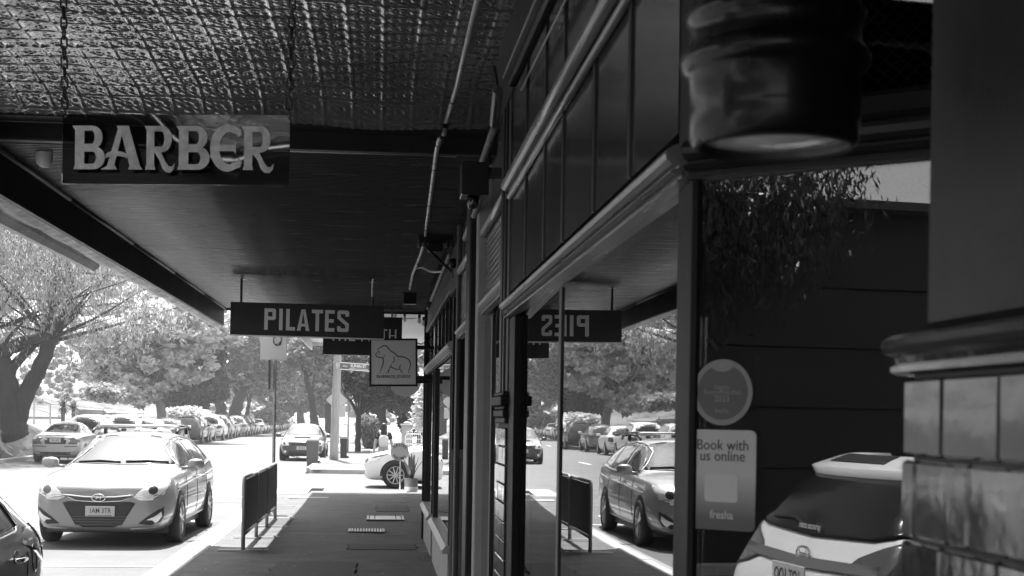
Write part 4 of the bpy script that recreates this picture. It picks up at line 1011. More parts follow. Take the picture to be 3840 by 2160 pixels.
def wheel(parent, x, y, r, side, spokes=5, w=.2, simple=False):
    key = (r, spokes, simple)
    if key not in wheel_cache:
        rr = r * .68
        mb = MB(); M = Matrix.Rotation(R(90), 4, 'Y')          # axis along +x
        mb.lathe([(rr, -w), (r * .93, -w), (r, -w * .85), (r, -w * .15), (r * .95, -.005), (r * .86, .004), (rr + .01, .0), (rr - .004, -.014)], 28 if not simple else 14, M, cap=False)
        mt = bpy.data.meshes.new('wheel'); mt.from_pydata([tuple(v) for v in mb.v], [], mb.f); mt.shade_smooth(); mt.materials.append(rubber); mt.update()
        mb = MB()
        mb.lathe([(rr, -.012), (rr * .95, -.004), (rr * .90, -.012), (rr * .88, -.06)], 28 if not simple else 12, M, cap=False)
        mb.lathe([(rr * .2, -.05), (rr * .2, -.015), (rr * .12, -.006), (.001, -.006)], 14, M, cap=False)
        for k in range(spokes):
            for dw in ((-.10, .10) if spokes <= 6 else (0,)):
                a = 2 * math.pi * k / spokes + dw
                p0 = Vector((-.018, rr * .15 * math.cos(a), rr * .15 * math.sin(a))); a2 = 2 * math.pi * k / spokes + dw * 2.2
                p1 = Vector((-.012, rr * .93 * math.cos(a2), rr * .93 * math.sin(a2))); mb.tube([p0, p1], [.018, .013], 5)
        mr = bpy.data.meshes.new('rim'); mr.from_pydata([tuple(v) for v in mb.v], [], mb.f); mr.materials.append(rim_metal); mr.update()
        mb = MB(); mb.lathe([(.001, -.07), (rr * .9, -.07)], 20, M, cap=False)
        mk = bpy.data.meshes.new('brake_disc'); mk.from_pydata([tuple(v) for v in mb.v], [], mb.f); mk.materials.append(car_trim); mk.update()
        wheel_cache[key] = (mt, mr, mk)
    mt, mr, mk = wheel_cache[key]
    o = bpy.data.objects.new('wheel', mt); COL.objects.link(o); o.parent = parent; o.location = (x * side, y, r)
    o.rotation_euler = (0, 0, 0 if side > 0 else math.pi)
    for nm, me in (('rim', mr), ('brake_disc', mk)):
        c = bpy.data.objects.new(nm, me); COL.objects.link(c); c.parent = o
    return o
def arch(bd, parent, y, r, sides=('R', 'L')):
    for ax in sides:
        bd.patch('wheel_arch', car_trim, parent, ax, [(y + (r + .055) * math.cos(R(a)), max(.17, r + (r + .055) * math.sin(R(a)))) for a in range(-40, 221, 12)], .004, step=.3)
def plate(parent, p, nrm, txt, w=.372, h=.134, dz=None):
    x = Vector((0, 0, 1)).cross(nrm).normalized(); M = frame(p, x, nrm.cross(x))
    mb = MB(); mb.box(-w / 2, w / 2, -h / 2, h / 2, 0, .012, M=M, bev=.004); o = link_mesh('number_plate', mb.v, mb.f, plate_white, parent)
    if txt:
        mb = MB(); mb.text(txt, h * .66, M @ Matrix.Translation((0, h * .04, .0125)), sx=.80, bold=.001, t=.002); mb.extrude([(-.028, .028), (.020, .028), (-.004, -.006)], 'z', .0125, .0145, M=M) if False else None
        mb.box(-w * .42, w * .42, -h * .42, -h * .37, .0125, .014, M=M)
        link_mesh('plate_lettering', mb.v, mb.f, plate_ink, o)
    return o
def mirrorx(poly): return [(-a, b) for a, b in poly][::-1]
def wing_mirror(parent, x, y, z, m, s=1.0):
    for sd in (1, -1):
        mb = MB(); M = Matrix.Translation((sd * x, y, z)) @ Matrix.Rotation(sd * R(-12), 4, 'Z') @ Matrix.Diagonal((.115 * s, .07 * s, .078 * s, 1))
        vs = []; n = 10
        for i in range(7):
            t = math.pi * i / 6
            for k in range(n):
                a = 2 * math.pi * k / n; c = lambda q, e: math.copysign(abs(q) ** e, q)
                vs.append((c(math.cos(t), .7), c(math.sin(t), .7) * c(math.cos(a), .7), c(math.sin(t), .7) * c(math.sin(a), .7)))
        fs = [(i * n + k, i * n + (k + 1) % n, (i + 1) * n + (k + 1) % n, (i + 1) * n + k) for i in range(6) for k in range(n)]
        mb.add(vs, fs, M); mb.tube([(sd * (x - .20 * s), y, z - .05), (sd * (x - .08), y, z - .045)], .022, 6)
        link_mesh('wing_mirror', mb.v, mb.f, m, parent, True)
def build_car(name, label, st, pm, group=None, level=2):
    t = thing(name, label, 'car', (0, 0, 0), group)
    bd = Body(st, level); body = link_mesh('body', bd.v, bd.f, pm, t, True)
    return t, bd

# ---------- silver wagon facing the camera
def S(y, zb, wb, wm, zm, ws, zs, wg, zg, wr, zr, zt): return (y, zb, wb, wm, zm, ws, zs, wg, zg, wr, zr, zt)
wagon_st = [S(2.40, .27, .50, .62, .42, .57, .62, .52, .70, .38, .735, .75), S(2.33, .20, .70, .79, .43, .745, .70, .69, .79, .50, .82, .835), S(2.10, .18, .80, .885, .47, .845, .81, .79, .885, .58, .905, .925),
            S(1.55, .17, .84, .91, .50, .87, .885, .83, .93, .63, .965, .985), S(1.05, .17, .86, .915, .52, .875, .915, .84, .945, .67, .99, 1.02), S(.92, .17, .86, .915, .52, .875, .91, .845, .94, .68, .99, 1.03),
            S(.15, .17, .86, .915, .52, .88, .93, .85, .975, .625, 1.385, 1.455), S(-.05, .17, .86, .915, .52, .88, .935, .85, .98, .62, 1.41, 1.475), S(-.8, .17, .86, .915, .52, .885, .95, .85, 1.0, .615, 1.42, 1.485), S(-1.7, .18, .85, .905, .54, .875, .965, .83, 1.01, .58, 1.37, 1.45),
            S(-2.12, .20, .82, .885, .56, .85, .965, .80, 1.01, .54, 1.30, 1.41), S(-2.30, .24, .78, .85, .58, .82, .94, .77, .99, .60, 1.02, 1.06), S(-2.38, .30, .70, .80, .60, .76, .86, .70, .90, .5, .93, .95)]
def make_wagon():
    t, bd = build_car('silver_wagon', 'silver station wagon with roof rails parked at the kerb facing the camera', wagon_st, p_wagon)
    F = lambda nm, m, poly, **k: bd.patch(nm, m, t, 'F', poly, **k)
    F('windscreen', car_glass, [(-.70, 1.035), (-.35, 1.03), (0, 1.025), (.35, 1.03), (.70, 1.035), (.63, 1.27), (.57, 1.385), (.3, 1.425), (0, 1.43), (-.3, 1.425), (-.57, 1.385), (-.63, 1.27)])
    # bonnet shut lines and grille
    F('grille', car_trim, [(-.40, .60), (.40, .60), (.46, .58), (.30, .31), (.20, .27), (-.20, .27), (-.30, .31), (-.46, .58)], off=.005)
    mbs = MB()
    for z in (.30, .335, .37, .405): bd.strip('x', None, None, 'F', [(-.30 - (z - .3) * .5, z), (.30 + (z - .3) * .5, z)], .012, .008, mbs)
    link_mesh('grille_bar', mbs.v, mbs.f, mat('grille_bar_paint', .09, .4), t)
    F('upper_grille', mat('grille_inner', .07, .4), [(-.43, .675), (-.2, .655), (0, .65), (.2, .655), (.43, .675), (.30, .615), (.12, .60), (-.12, .60), (-.30, .615)], off=.006)
    bd.strip('chrome_bar', chrome, t, 'F', [(-.45, .685), (-.2, .66), (0, .655), (.2, .66), (.45, .685)], .022, .012)
    bd.strip('chrome_bar', chrome, t, 'F', [(-.40, .66), (-.28, .607), (0, .592), (.28, .607), (.40, .66)], .012, .010)
    h = bd.hit('F', 0, .645); e = MB()
    M = frame(h[0] + h[1] * .02, (-1, 0, 0), (0, 0, 1))
    ov = [Vector((.085 * math.cos(a), .048 * math.sin(a), 0)) for a in [2 * math.pi * i / 24 for i in range(25)]]
    e.tube([M @ p for p in ov], .008, 6); e.tube([M @ Vector(p) for p in ((-.034, -.03, 0), (-.018, .03, 0))], .007, 5); e.tube([M @ Vector(p) for p in ((.018, -.03, 0), (.034, .03, 0))], .007, 5); e.tube([M @ Vector(p) for p in ((-.026, -.004, 0), (0, .004, 0), (.026, .006, 0))], .006, 5)
    link_mesh('emblem', e.v, e.f, chrome, t, True)
    for sd in (1, -1):
        q = (lambda P: P) if sd > 0 else mirrorx
        hl = F('headlight', lamp_lens, q([(.43, .655), (.50, .725), (.62, .81), (.75, .87), (.82, .865), (.835, .79), (.79, .69), (.67, .62), (.52, .615)]), off=.006)
        F('headlight_lens', lamp_dark, q([(.67 + .055 * math.cos(a), .745 + .055 * math.sin(a)) for a in [2 * math.pi * i / 16 for i in range(16)]]), off=.010)
        bd.strip('headlight_trim', chrome, t, 'F', q([(.46, .665), (.55, .67), (.59, .65), (.68, .655), (.78, .70)]), .012, .014)
        F('lamp_recess', car_trim, q([(.50, .315), (.60, .40), (.74, .50), (.80, .53), (.80, .42), (.76, .33), (.66, .30)]), off=.005)
        F('fog_lamp', lamp_lens, q([(.60, .365), (.70, .41), (.77, .47), (.775, .41), (.73, .345), (.70, .325), (.67, .36)]), off=.010)
        bd.strip('bumper_lip', p_wagon, t, 'F', q([(.40, .245), (.55, .255), (.72, .275), (.83, .31)]), .03, .004)
        ax = 'R' if sd > 0 else 'L'
        fr = [(.78, .985), (.60, 1.12), (.38, 1.26), (.16, 1.345), (-.02, 1.375), (-.06, 1.375), (-.06, .985)]
        bd.patch('side_window', car_glass, t, ax, fr, step=.06)
        bd.patch('side_window', car_glass, t, ax, [(-.14, .99), (-.14, 1.378), (-.6, 1.385), (-1.02, 1.365), (-1.05, 1.0)], step=.06)
        bd.patch('side_window', car_glass, t, ax, [(-1.13, 1.01), (-1.12, 1.355), (-1.5, 1.32), (-1.85, 1.24), (-1.98, 1.14), (-1.9, 1.06)], step=.06)
        bd.strip('window_trim', chrome, t, ax, [(.82, .985), (.61, 1.14), (.38, 1.28), (.16, 1.365), (-.04, 1.395), (-.6, 1.405), (-1.1, 1.38), (-1.6, 1.32), (-1.95, 1.22)], .018, .008)
        bd.strip('belt_trim', chrome, t, ax, [(.82, .972), (0, .972), (-1.1, .985), (-1.95, 1.03)], .016, .008)
        for y in (.86, -.10, -1.08): bd.strip('door_line', car_trim, t, ax, [(y, .30), (y, .95)], .010, .0005)
        bd.strip('sill_line', p_wagon, t, ax, [(1.0, .27), (-1.1, .30)], .05, .0)
        bd.strip('crease', p_wagon, t, ax, [(1.6, .74), (.2, .80), (-1.2, .84), (-2.1, .88)], .03, -.004)
        for y in (-.0, -1.0):
            hh = bd.hit(ax, y, .84); mb = MB(); mb.tube([hh[0] + Vector((sd * .01, .10, 0)), hh[0] + Vector((sd * .03, .07, 0)), hh[0] + Vector((sd * .03, -.07, 0)), hh[0] + Vector((sd * .01, -.10, 0))], .014, 6); link_mesh('door_handle', mb.v, mb.f, chrome, t, True)
        for y in (1.42, -1.35): arch(bd, t, y, .325, (ax,)); wheel(t, .915, y, .325, sd, 5)
        mb = MB(); mb.tube([(sd * .60, .0, 1.46), (sd * .60, -.12, 1.505), (sd * .595, -.9, 1.53), (sd * .57, -1.6, 1.50), (sd * .56, -1.7, 1.45)], .02, 8); mb.box(sd * .60 - .02, sd * .60 + .02, -.95, -.85, 1.43, 1.53); link_mesh('roof_rail', mb.v, mb.f, car_trim, t, True)
    for y in (-.25, -1.1):
        mb = MB(); mb.tube([(-.62, y, 1.50), (-.58, y, 1.548), (-.5, y, 1.556), (.5, y, 1.556), (.58, y, 1.548), (.62, y, 1.50)], .017, 8); link_mesh('roof_bar', mb.v, mb.f, car_trim if y < -.5 else mat('bar_metal', .4, .3, metal=.7), t, True)
    for (a, b) in (((-.62, 1.055), (-.05, 1.06)), ((.02, 1.05), (.60, 1.045))): bd.strip('wiper', car_trim, t, 'F', [a, ((a[0] + b[0]) / 2, a[1] + .018), b], .025, .015)
    h = bd.hit('F', -.02, .475); plate(t, h[0] + Vector((0, .012, 0)), Vector((0, 1, 0)), '1AM 3TR')
    wing_mirror(t, 1.0, .80, 1.04, p_wagon)
    mb = MB(); mb.box(-.78, .78, -1.9, 1.9, .16, .4); link_mesh('underbody', mb.v, mb.f, car_trim, t)
    return t
w = make_wagon(); w.location = (-3.52, 18.72 + 2.40, 0); w.rotation_euler = (0, 0, math.pi + R(-1.0))

# ---------- generic cars for the row across the road (seen mostly from behind)
def gen_st(L, W, H, kind, top=1.0):
    h = W / 2; f = L / 2
    belt = .92 if kind == 'suv' else .86; zb = .24 if kind == 'suv' else .18
    st = [S(f, zb + .1, h * .6, h * .72, .45, h * .65, .62, h * .58, .66, h * .42, .69, .70), S(f - .1, zb, h * .8, h * .9, .48, h * .84, .72, h * .77, .77, h * .55, .80, .82),
          S(f - .9, zb, h * .93, h, .52, h * .95, belt - .05, h * .9, belt - .02, h * .7, belt + .02, belt + .05), S(f - 1.35, zb, h * .94, h, .52, h * .96, belt, h * .93, belt + .03, h * .75, belt + .08, belt + .11),
          S(f - 2.15, zb, h * .94, h, .52, h * .97, belt + .03, h * .935, belt + .07, h * .68, H - .09, H - .02), S(0 - .4, zb, h * .94, h, .52, h * .97, belt + .04, h * .94, belt + .08, h * .68, H - .07, H)]
    if kind == 'sedan':
        st += [S(-f + 1.55, zb, h * .94, h, .52, h * .97, belt + .05, h * .93, belt + .09, h * .66, H - .10, H - .03), S(-f + .85, zb, h * .93, h, .54, h * .96, belt + .05, h * .92, belt + .08, h * .74, belt + .12, belt + .15),
               S(-f + .18, zb + .02, h * .88, h * .97, .56, h * .93, belt + .02, h * .9, belt + .055, h * .7, belt + .085, belt + .10), S(-f + .04, zb + .06, h * .8, h * .9, .58, h * .86, belt - .06, h * .82, belt - .02, h * .6, belt + .0, belt + .01), S(-f, zb + .12, h * .74, h * .84, .55, h * .78, belt - .2, h * .74, belt - .14, h * .55, belt - .11, belt - .1)]
    else:
        k = .28 if kind == 'suv' else .36
        st += [S(-f + .75, zb, h * .94, h, .54, h * .96, belt + .06, h * .92, belt + .1, h * .65 * top, H - .12, H - .04), S(-f + k, zb + .02, h * .9, h * .98, .56, h * .94, belt + .06, h * .91, belt + .1, h * .62 * top, H - .2, H - .10),
               S(-f + .12, zb + .03, h * .88, h * .96, .58, h * .92, belt + .02, h * .88, belt + .06, h * .66 * top, belt + .11, belt + .14), S(-f + .03, zb + .08, h * .8, h * .9, .58, h * .86, belt - .08, h * .82, belt - .03, h * .6, belt, belt + .01), S(-f, zb + .14, h * .74, h * .84, .55, h * .78, .62, h * .72, .66, h * .55, .69, .70)]
    return st
def generic(kind, L, W, H, label, pm, detail=True, level=2, plate_txt=None):
    t, bd = build_car('parked_car', label, gen_st(L, W, H, kind), pm, None, level)
    f, h = L / 2, W / 2; belt = .92 if kind == 'suv' else .86
    bd.patch('rear_window', car_glass, t, 'B', [(-h * .68, belt + .13), (h * .68, belt + .13), (h * .60, H - .16), (h * .5, H - .11), (-h * .5, H - .11), (-h * .60, H - .16)] if kind != 'sedan' else [(-h * .72, belt + .17), (h * .72, belt + .17), (h * .62, H - .15), (h * .5, H - .09), (-h * .5, H - .09), (-h * .62, H - .15)], step=.12)
    bd.patch('windscreen', car_glass, t, 'F', [(-h * .74, belt + .13), (h * .74, belt + .13), (h * .6, H - .12), (-h * .6, H - .12)], step=.15)
    r = .34 if kind == 'suv' else .305
    for sd, ax in ((1, 'R'), (-1, 'L')):
        q = (lambda P: P) if sd > 0 else mirrorx
        ye = -f + (.55 if kind != 'sedan' else 1.25)
        bd.patch('side_window', car_glass, t, ax, [(f - 1.55, belt + .09), (f - 2.0, H - .2), (f - 2.25, H - .12), (-.30, H - .10), (-.30, belt + .10)], step=.12)
        bd.patch('side_window', car_glass, t, ax, [(-.38, belt + .10), (-.38, H - .11), (ye + .35, H - .16), (ye, H - .28), (ye - .05, belt + .14)], step=.12)
        if kind == 'sedan': pl = [(h * .50, belt - .22), (h * .50, belt - .03), (h * .70, belt + .0), (h * .90, belt - .04), (h * .92, belt - .16), (h * .85, belt - .22)]
        elif kind == 'suv': pl = [(h * .55, belt - .14), (h * .60, belt + .02), (h * .86, belt + .08), (h * .93, belt + .02), (h * .94, belt - .16), (h * .80, belt - .18)]
        else: pl = [(h * .62, belt - .20), (h * .66, belt + .0), (h * .88, belt + .06), (h * .93, belt - .02), (h * .93, belt - .22), (h * .80, belt - .24)]
        bd.patch('tail_light', tail_lens, t, 'B', q(pl), .006, step=.1)
        for y in (f - .85, -f + .85): arch(bd, t, y, r, (ax,)); wheel(t, h + .0, y, r, sd, 5 if kind != 'hatch' else 7, simple=True)
        if detail: bd.patch('headlight', lamp_lens, t, 'F', q([(h * .5, .62), (h * .85, .72), (h * .88, .64), (h * .6, .56)]), .006, step=.15)
    z = {'sedan': belt - .10, 'suv': belt - .10, 'hatch': belt - .12}[kind]
    if kind == 'sedan': bd.patch('plate_recess', car_trim, t, 'B', [(-.33, z - .12), (.33, z - .12), (.36, z), (.32, z + .09), (-.32, z + .09), (-.36, z)], .004, step=.12)
    hh = bd.hit('B', 0, z); plate(t, hh[0] + Vector((0, -.015, 0)), Vector((0, -1, 0)), plate_txt, .36, .13)
    bd.patch('bumper_trim', car_trim, t, 'B', [(-h * .72, .28), (h * .72, .28), (h * .80, .40), (h * .6, .45 if kind == 'suv' else .38), (-h * .6, .45 if kind == 'suv' else .38), (-h * .80, .40)], .004, step=.12)
    for sd in (1, -1): bd.strip('bumper_strip', car_trim, t, 'B', [(sd * h * .35, .56), (sd * h * .85, .57)], .03, .004)
    wing_mirror(t, h + .08, f - 1.62, belt + .12, pm if kind != 'suv' else car_trim, .9)
    mb = MB(); mb.box(-h * .8, h * .8, -f + .4, f - .4, .2, .42); link_mesh('underbody', mb.v, mb.f, car_trim, t)
    if kind == 'suv':
        for sd in (1, -1): mb = MB(); mb.tube([(sd * h * .66, f - 2.2, H - .03), (sd * h * .66, f - 2.35, H + .03), (sd * h * .64, -f + .9, H + .02), (sd * h * .64, -f + .75, H - .05)], .018, 6); link_mesh('roof_rail', mb.v, mb.f, car_trim, t, True)
    return t
ROWG = 'cars parked along the far kerb'
sedan = generic('sedan', 4.45, 1.70, 1.40, 'silver sedan at the near end of the row across the road', p_silver, plate_txt='1GO 4EC'); sedan['group'] = ROWG
hatch = generic('hatch', 4.1, 1.74, 1.47, 'x', p_white); suv = generic('suv', 4.55, 1.86, 1.66, 'x', p_dark)
for o in (hatch, suv): o['group'] = ROWG
proto = {'sedan': sedan, 'hatch': hatch, 'suv': suv}
used = set()
def repaint(t, pm):
    for ch in t.children:
        if ch.name.split('.')[0] in ('body',):
            ch.material_slots[0].link = 'OBJECT'; ch.material_slots[0].material = pm
row = [('sedan', p_silver, 'silver sedan'), ('suv', p_white, 'white wagon'), ('suv', p_white, 'white four wheel drive'), ('hatch', p_white, 'white hatchback'), ('hatch', p_grey, 'grey hatchback'), ('suv', p_black, 'black four wheel drive'),
       ('hatch', p_mid, 'small grey hatchback'), ('suv', p_white, 'white four wheel drive'), ('suv', p_mid, 'grey wagon'), ('hatch', p_silver, 'silver hatchback'), ('suv', p_silver, 'silver four wheel drive'), ('suv', p_dark, 'dark wagon'),
       ('hatch', p_white, 'white hatchback'), ('sedan', p_white, 'white sedan'), ('hatch', p_mid, 'grey hatchback'), ('suv', p_white, 'white van like wagon'), ('hatch', p_silver, 'silver hatchback'), ('suv', p_grey, 'grey four wheel drive'), ('sedan', p_white, 'white sedan'), ('suv', p_silver, 'silver wagon'), ('hatch', p_white, 'white hatchback'), ('suv', p_white, 'white four wheel drive'), ('sedan', p_grey, 'grey sedan'), ('hatch', p_white, 'white hatchback'), ('suv', p_silver, 'silver wagon')]
ordw = ['first', 'second', 'third', 'fourth', 'fifth', 'sixth', 'seventh', 'eighth', 'ninth', 'tenth', 'eleventh', 'twelfth', 'thirteenth', 'fourteenth', 'fifteenth', 'sixteenth', 'seventeenth', 'eighteenth', 'nineteenth', 'twentieth', 'twenty first', 'twenty second', 'twenty third', 'twenty fourth', 'twenty fifth']
rrr = random.Random(11)
ypos = [48.7]
for k in range(1, len(row)): ypos.append(ypos[-1] + (6.7 if k < 6 else 5.8) + rrr.uniform(-.3, .3))
for k, (kd, pm, nm) in enumerate(row):
    t = proto[kd] if kd not in used else copy_tree(proto[kd]); used.add(kd)
    L = {'sedan': 4.45, 'hatch': 4.1, 'suv': 4.55}[kd]
    t.location = (-11.05 + rrr.uniform(-.12, .12) + (.42 if k == 0 else 0), ypos[k] + L / 2, 0.02); t.rotation_euler = (0, 0, rrr.uniform(-.012, .012))
    sc_ = rrr.uniform(.97, 1.04) if k else 1
    t.scale = (1, 1, sc_)
    repaint(t, pm)
    t['label'] = ('silver sedan at the near end of the row of cars across the road' if k == 0 else f'{nm}, {ordw[k]} in the row across the road from the silver sedan')
    t['category'] = 'car'; t['group'] = ROWG

# ---------- dark hatchback at the lower left, seen from its rear quarter
def make_dark():
    st = gen_st(4.2, 1.78, 1.46, 'hatch'); t, bd = build_car('dark_hatchback', 'dark hatchback at the lower left corner with chrome window trim and pale door handle', st, p_dark)
    for ax, sd in (('R', 1), ('L', -1)):
        bd.patch('side_window', car_glass, t, ax, [(.55, .95), (.1, 1.26), (-.15, 1.34), (-.30, 1.36), (-.30, .96)], step=.06)
        bd.patch('side_window', car_glass, t, ax, [(-.38, .96), (-.38, 1.36), (-.8, 1.33), (-1.16, 1.25), (-1.28, 1.14), (-1.30, .985)], step=.05)
        bd.strip('window_trim', chrome, t, ax, [(.6, .935), (-.4, .94), (-1.22, .965), (-1.36, 1.0), (-1.36, 1.12), (-1.25, 1.24), (-1.12, 1.30)], .018, .008)
        bd.strip('window_rubber', car_trim, t, ax, [(-.38, 1.375), (-.8, 1.35), (-1.14, 1.27), (-1.31, 1.13), (-1.325, .99)], .02, .006)
        bd.strip('door_line', car_trim, t, ax, [(-1.38, .95), (-1.42, .80), (-1.36, .62), (-1.2, .5), (-1.0, .34)], .009, .0005)
        bd.strip('door_line', car_trim, t, ax, [(-.34, .95), (-.34, .3)], .009, .0005)
        h = bd.hit(ax, -1.12, .80); mb = MB(); mb.tube([h[0] + Vector((sd * .004, -.10, .0)), h[0] + Vector((sd * .035, -.085, 0)), h[0] + Vector((sd * .038, .06, 0)), h[0] + Vector((sd * .004, .09, 0))], .017, 8); link_mesh('door_handle', mb.v, mb.f, chrome, t, True)
        bd.patch('handle_cup', car_trim, t, ax, [(-1.12 + .07 * math.cos(R(a)), .815 + .045 * math.sin(R(a))) for a in range(0, 360, 30)], .003, step=.2)
        cc_ = [(-1.62 + .075 * math.cos(R(a)), .76 + .095 * math.sin(R(a))) for a in range(0, 361, 20)]
        bd.strip('fuel_flap', car_trim, t, ax, cc_, .008, .001)
        for y in (1.25, -1.28): arch(bd, t, y, .31, (ax,)); wheel(t, .89, y, .31, sd, 5)
        q = (lambda P: P) if sd > 0 else mirrorx
        bd.patch('tail_light', tail_lens, t, ax, [(-1.78, .98), (-1.92, 1.0), (-2.05, .93), (-2.08, .80), (-1.98, .72), (-1.90, .80)], .010, step=.05)
        for z in (.80, .86, .92): bd.strip('light_bar', lamp_lens, t, ax, [(-1.86, z + .02), (-2.06, z)], .012, .012)
        bd.patch('tail_light', tail_lens, t, 'B', q([(.58, .70), (.60, .92), (.80, .98), (.86, .90), (.84, .72), (.74, .68)]), .006, step=.08)
    bd.patch('rear_window', car_glass, t, 'B', [(-.6, .99), (.6, .99), (.53, 1.3), (-.53, 1.3)], step=.1)
    bd.patch('windscreen', car_glass, t, 'F', [(-.66, .99), (.66, .99), (.53, 1.34), (-.53, 1.34)], step=.1)
    h = bd.hit('B', 0, .74); plate(t, h[0] + Vector((0, -.015, 0)), Vector((0, -1, 0)), None)
    wing_mirror(t, .97, .48, .98, p_dark); mb = MB(); mb.box(-.7, .7, -1.7, 1.7, .2, .42); link_mesh('underbody', mb.v, mb.f, car_trim, t)
    return t
d = make_dark(); d.location = (-3.14, 10.3 - 2.1, 0); d.rotation_euler = (0, 0, math.pi)

# ---------- white four wheel drive seen in the door glass (behind the camera)
def make_reflected():
    st = gen_st(4.4, 1.88, 1.56, 'suv', 1.28); t, bd = build_car('white_hatch', 'white car with black tailgate glass mirrored in the shop door', st, p_white)
    B = lambda nm, m, poly, **k: bd.patch(nm, m, t, 'B', poly, **k)
    B('rear_window', mat('tinted_glass', .012, .12, spec=.3), [(-.83, 1.18), (-.6, 1.14), (0, 1.12), (.6, 1.14), (.83, 1.18), (.76, 1.34), (.66, 1.40), (-.66, 1.40), (-.76, 1.34)], off=.012, step=.05)
    B('tailgate_bar', mat('bar_grey', .18, .3, metal=.4), [(-.80, 1.04), (0, 1.02), (.80, 1.04), (.80, .995), (0, .97), (-.80, .995)], off=.014, step=.06)
    for sd, ax in ((1, 'R'), (-1, 'L')):
        q = (lambda P: P) if sd > 0 else mirrorx
        B('tail_light', tail_lens, q([(.46, 1.0), (.54, 1.06), (.76, 1.14), (.87, 1.10), (.88, .94), (.78, .92), (.62, .95)]), off=.012, step=.05)
        bd.patch('side_window', car_glass, t, ax, [(.6, .99), (.2, 1.4), (0, 1.48), (-.30, 1.5), (-.30, 1.0)], step=.08); bd.patch('side_window', car_glass, t, ax, [(-.38, 1.0), (-.38, 1.5), (-1.3, 1.44), (-1.6, 1.3), (-1.7, 1.06)], step=.08)
        for y in (1.4, -1.4): arch(bd, t, y, .34, (ax,)); wheel(t, .93, y, .34, sd, 5)
    B('bumper_trim', car_trim, [(-.7, .28), (.7, .28), (.78, .44), (.5, .52), (-.5, .52), (-.78, .44)], off=.004)
    for (a, b) in (((-.62, 1.515), (-.30, 1.535)), ((.30, 1.535), (.62, 1.515))): pass
    B('spoiler', p_white, [(-.78, 1.40), (.78, 1.40), (.70, 1.46), (-.70, 1.46)], off=.06, step=.06)
    B('spoiler_inset', car_trim, [(-.28, 1.425), (.28, 1.425), (.26, 1.455), (-.26, 1.455)], off=.066, step=.06)
    bd.strip('rear_wiper', car_trim, t, 'B', [(.05, 1.15), (.25, 1.19), (.5, 1.18)], .022, .016)
    h = bd.hit('B', -.02, 1.03); M = frame(h[0] + h[1] * .018, (1, 0, 0), (0, 0, 1)); e = MB(); e.tube([M @ Vector((.075 * math.cos(a), .036 * math.sin(a), 0)) for a in [2 * math.pi * i / 20 for i in range(21)]], .007, 6); e.lathe([(.001, 0)] , 8, M) if False else None
    e.text('Ford', .05, M, sx=.9, t=.004); link_mesh('emblem', e.v, e.f, chrome, t)
    h = bd.hit('B', 0, .925); plate(t, h[0] + Vector((0, -.03, .0)), Vector((0, -1, 0)), '1OT 1QO')
    h = bd.hit('B', .02, 1.17); e = MB(); e.text('prixcar.com', .05, frame(h[0] + Vector((0, -.03, .0)), (1, 0, 0), (0, .35, 1)), t=.002) ; link_mesh('window_sticker', e.v, e.f, plate_white, t)
    mb = MB(); mb.box(-.7, .7, -1.7, 1.7, .2, .42); link_mesh('underbody', mb.v, mb.f, car_trim, t)
    return t
rf = make_reflected(); rf.location = (-3.93, .05 - 2.2, 0); rf.rotation_euler = (0, 0, math.pi); rf.scale = (1, 1, 1.05)

# ---------- dark sedan facing us beyond the side street, white hatch crossing
def make_front(name, label, st, pm, plate_txt, glass_h, belt):
    t, bd = build_car(name, label, st, pm)
    bd.patch('windscreen', car_glass, t, 'F', [(-.66, belt + .13), (.66, belt + .13), (.54, glass_h), (-.54, glass_h)], step=.08)
    for sd, ax in ((1, 'R'), (-1, 'L')):
        q = (lambda P: P) if sd > 0 else mirrorx
        bd.patch('headlight', lamp_lens, t, 'F', q([(.47, .60), (.50, .70), (.66, .77), (.80, .77), (.83, .68), (.74, .59)]), .008, step=.06)
        bd.patch('headlight_lens', lamp_dark, t, 'F', q([(.66 + .06 * math.cos(R(a)), .675 + .055 * math.sin(R(a))) for a in range(0, 360, 24)]), .012, step=.2)
        bd.patch('fog_lamp', lamp_lens, t, 'F', q([(.62 + .05 * math.cos(R(a)), .36 + .05 * math.sin(R(a))) for a in range(0, 360, 30)]), .008, step=.2)
        bd.patch('side_window', car_glass, t, ax, [(.62, belt + .09), (.2, glass_h - .06), (0, glass_h), (-.30, glass_h + .02), (-.30, belt + .1)], step=.08); bd.patch('side_window', car_glass, t, ax, [(-.38, belt + .1), (-.38, glass_h + .02), (-1.1, glass_h - .05), (-1.45, glass_h - .2), (-1.5, belt + .12)], step=.08)
        bd.strip('door_line', car_trim, t, ax, [(.95, .3), (.95, belt)], .012, .0005); bd.strip('door_line', car_trim, t, ax, [(-.34, .3), (-.34, belt + .05)], .012, .0005)
    bd.patch('grille', car_trim, t, 'F', [(-.36, .60), (.36, .60), (.40, .68), (.30, .71), (-.30, .71), (-.40, .68)], .006, step=.08)
    bd.patch('lower_grille', car_trim, t, 'F', [(-.45, .28), (.45, .28), (.5, .40), (-.5, .40)], .006, step=.08)
    h = bd.hit('F', 0, .50); plate(t, h[0] + Vector((0, .012, 0)), Vector((0, 1, 0)), plate_txt)
    wing_mirror(t, .98, .62, belt + .10, pm); mb = MB(); mb.box(-.7, .7, -1.7, 1.7, .18, .42); link_mesh('underbody', mb.v, mb.f, car_trim, t)
    return t, bd
t, bd = make_front('dark_sedan', 'dark sedan with bonnet scoop parked facing the camera beyond the wheelie bin', gen_st(4.45, 1.74, 1.44, 'sedan'), p_dark, '0JS 0AO', 1.34, .86)
for sd in (1, -1):
    for y in (1.32, -1.28): arch(bd, t, y, .31, ('R' if sd > 0 else 'L',)); wheel(t, .87, y, .31, sd, 7)
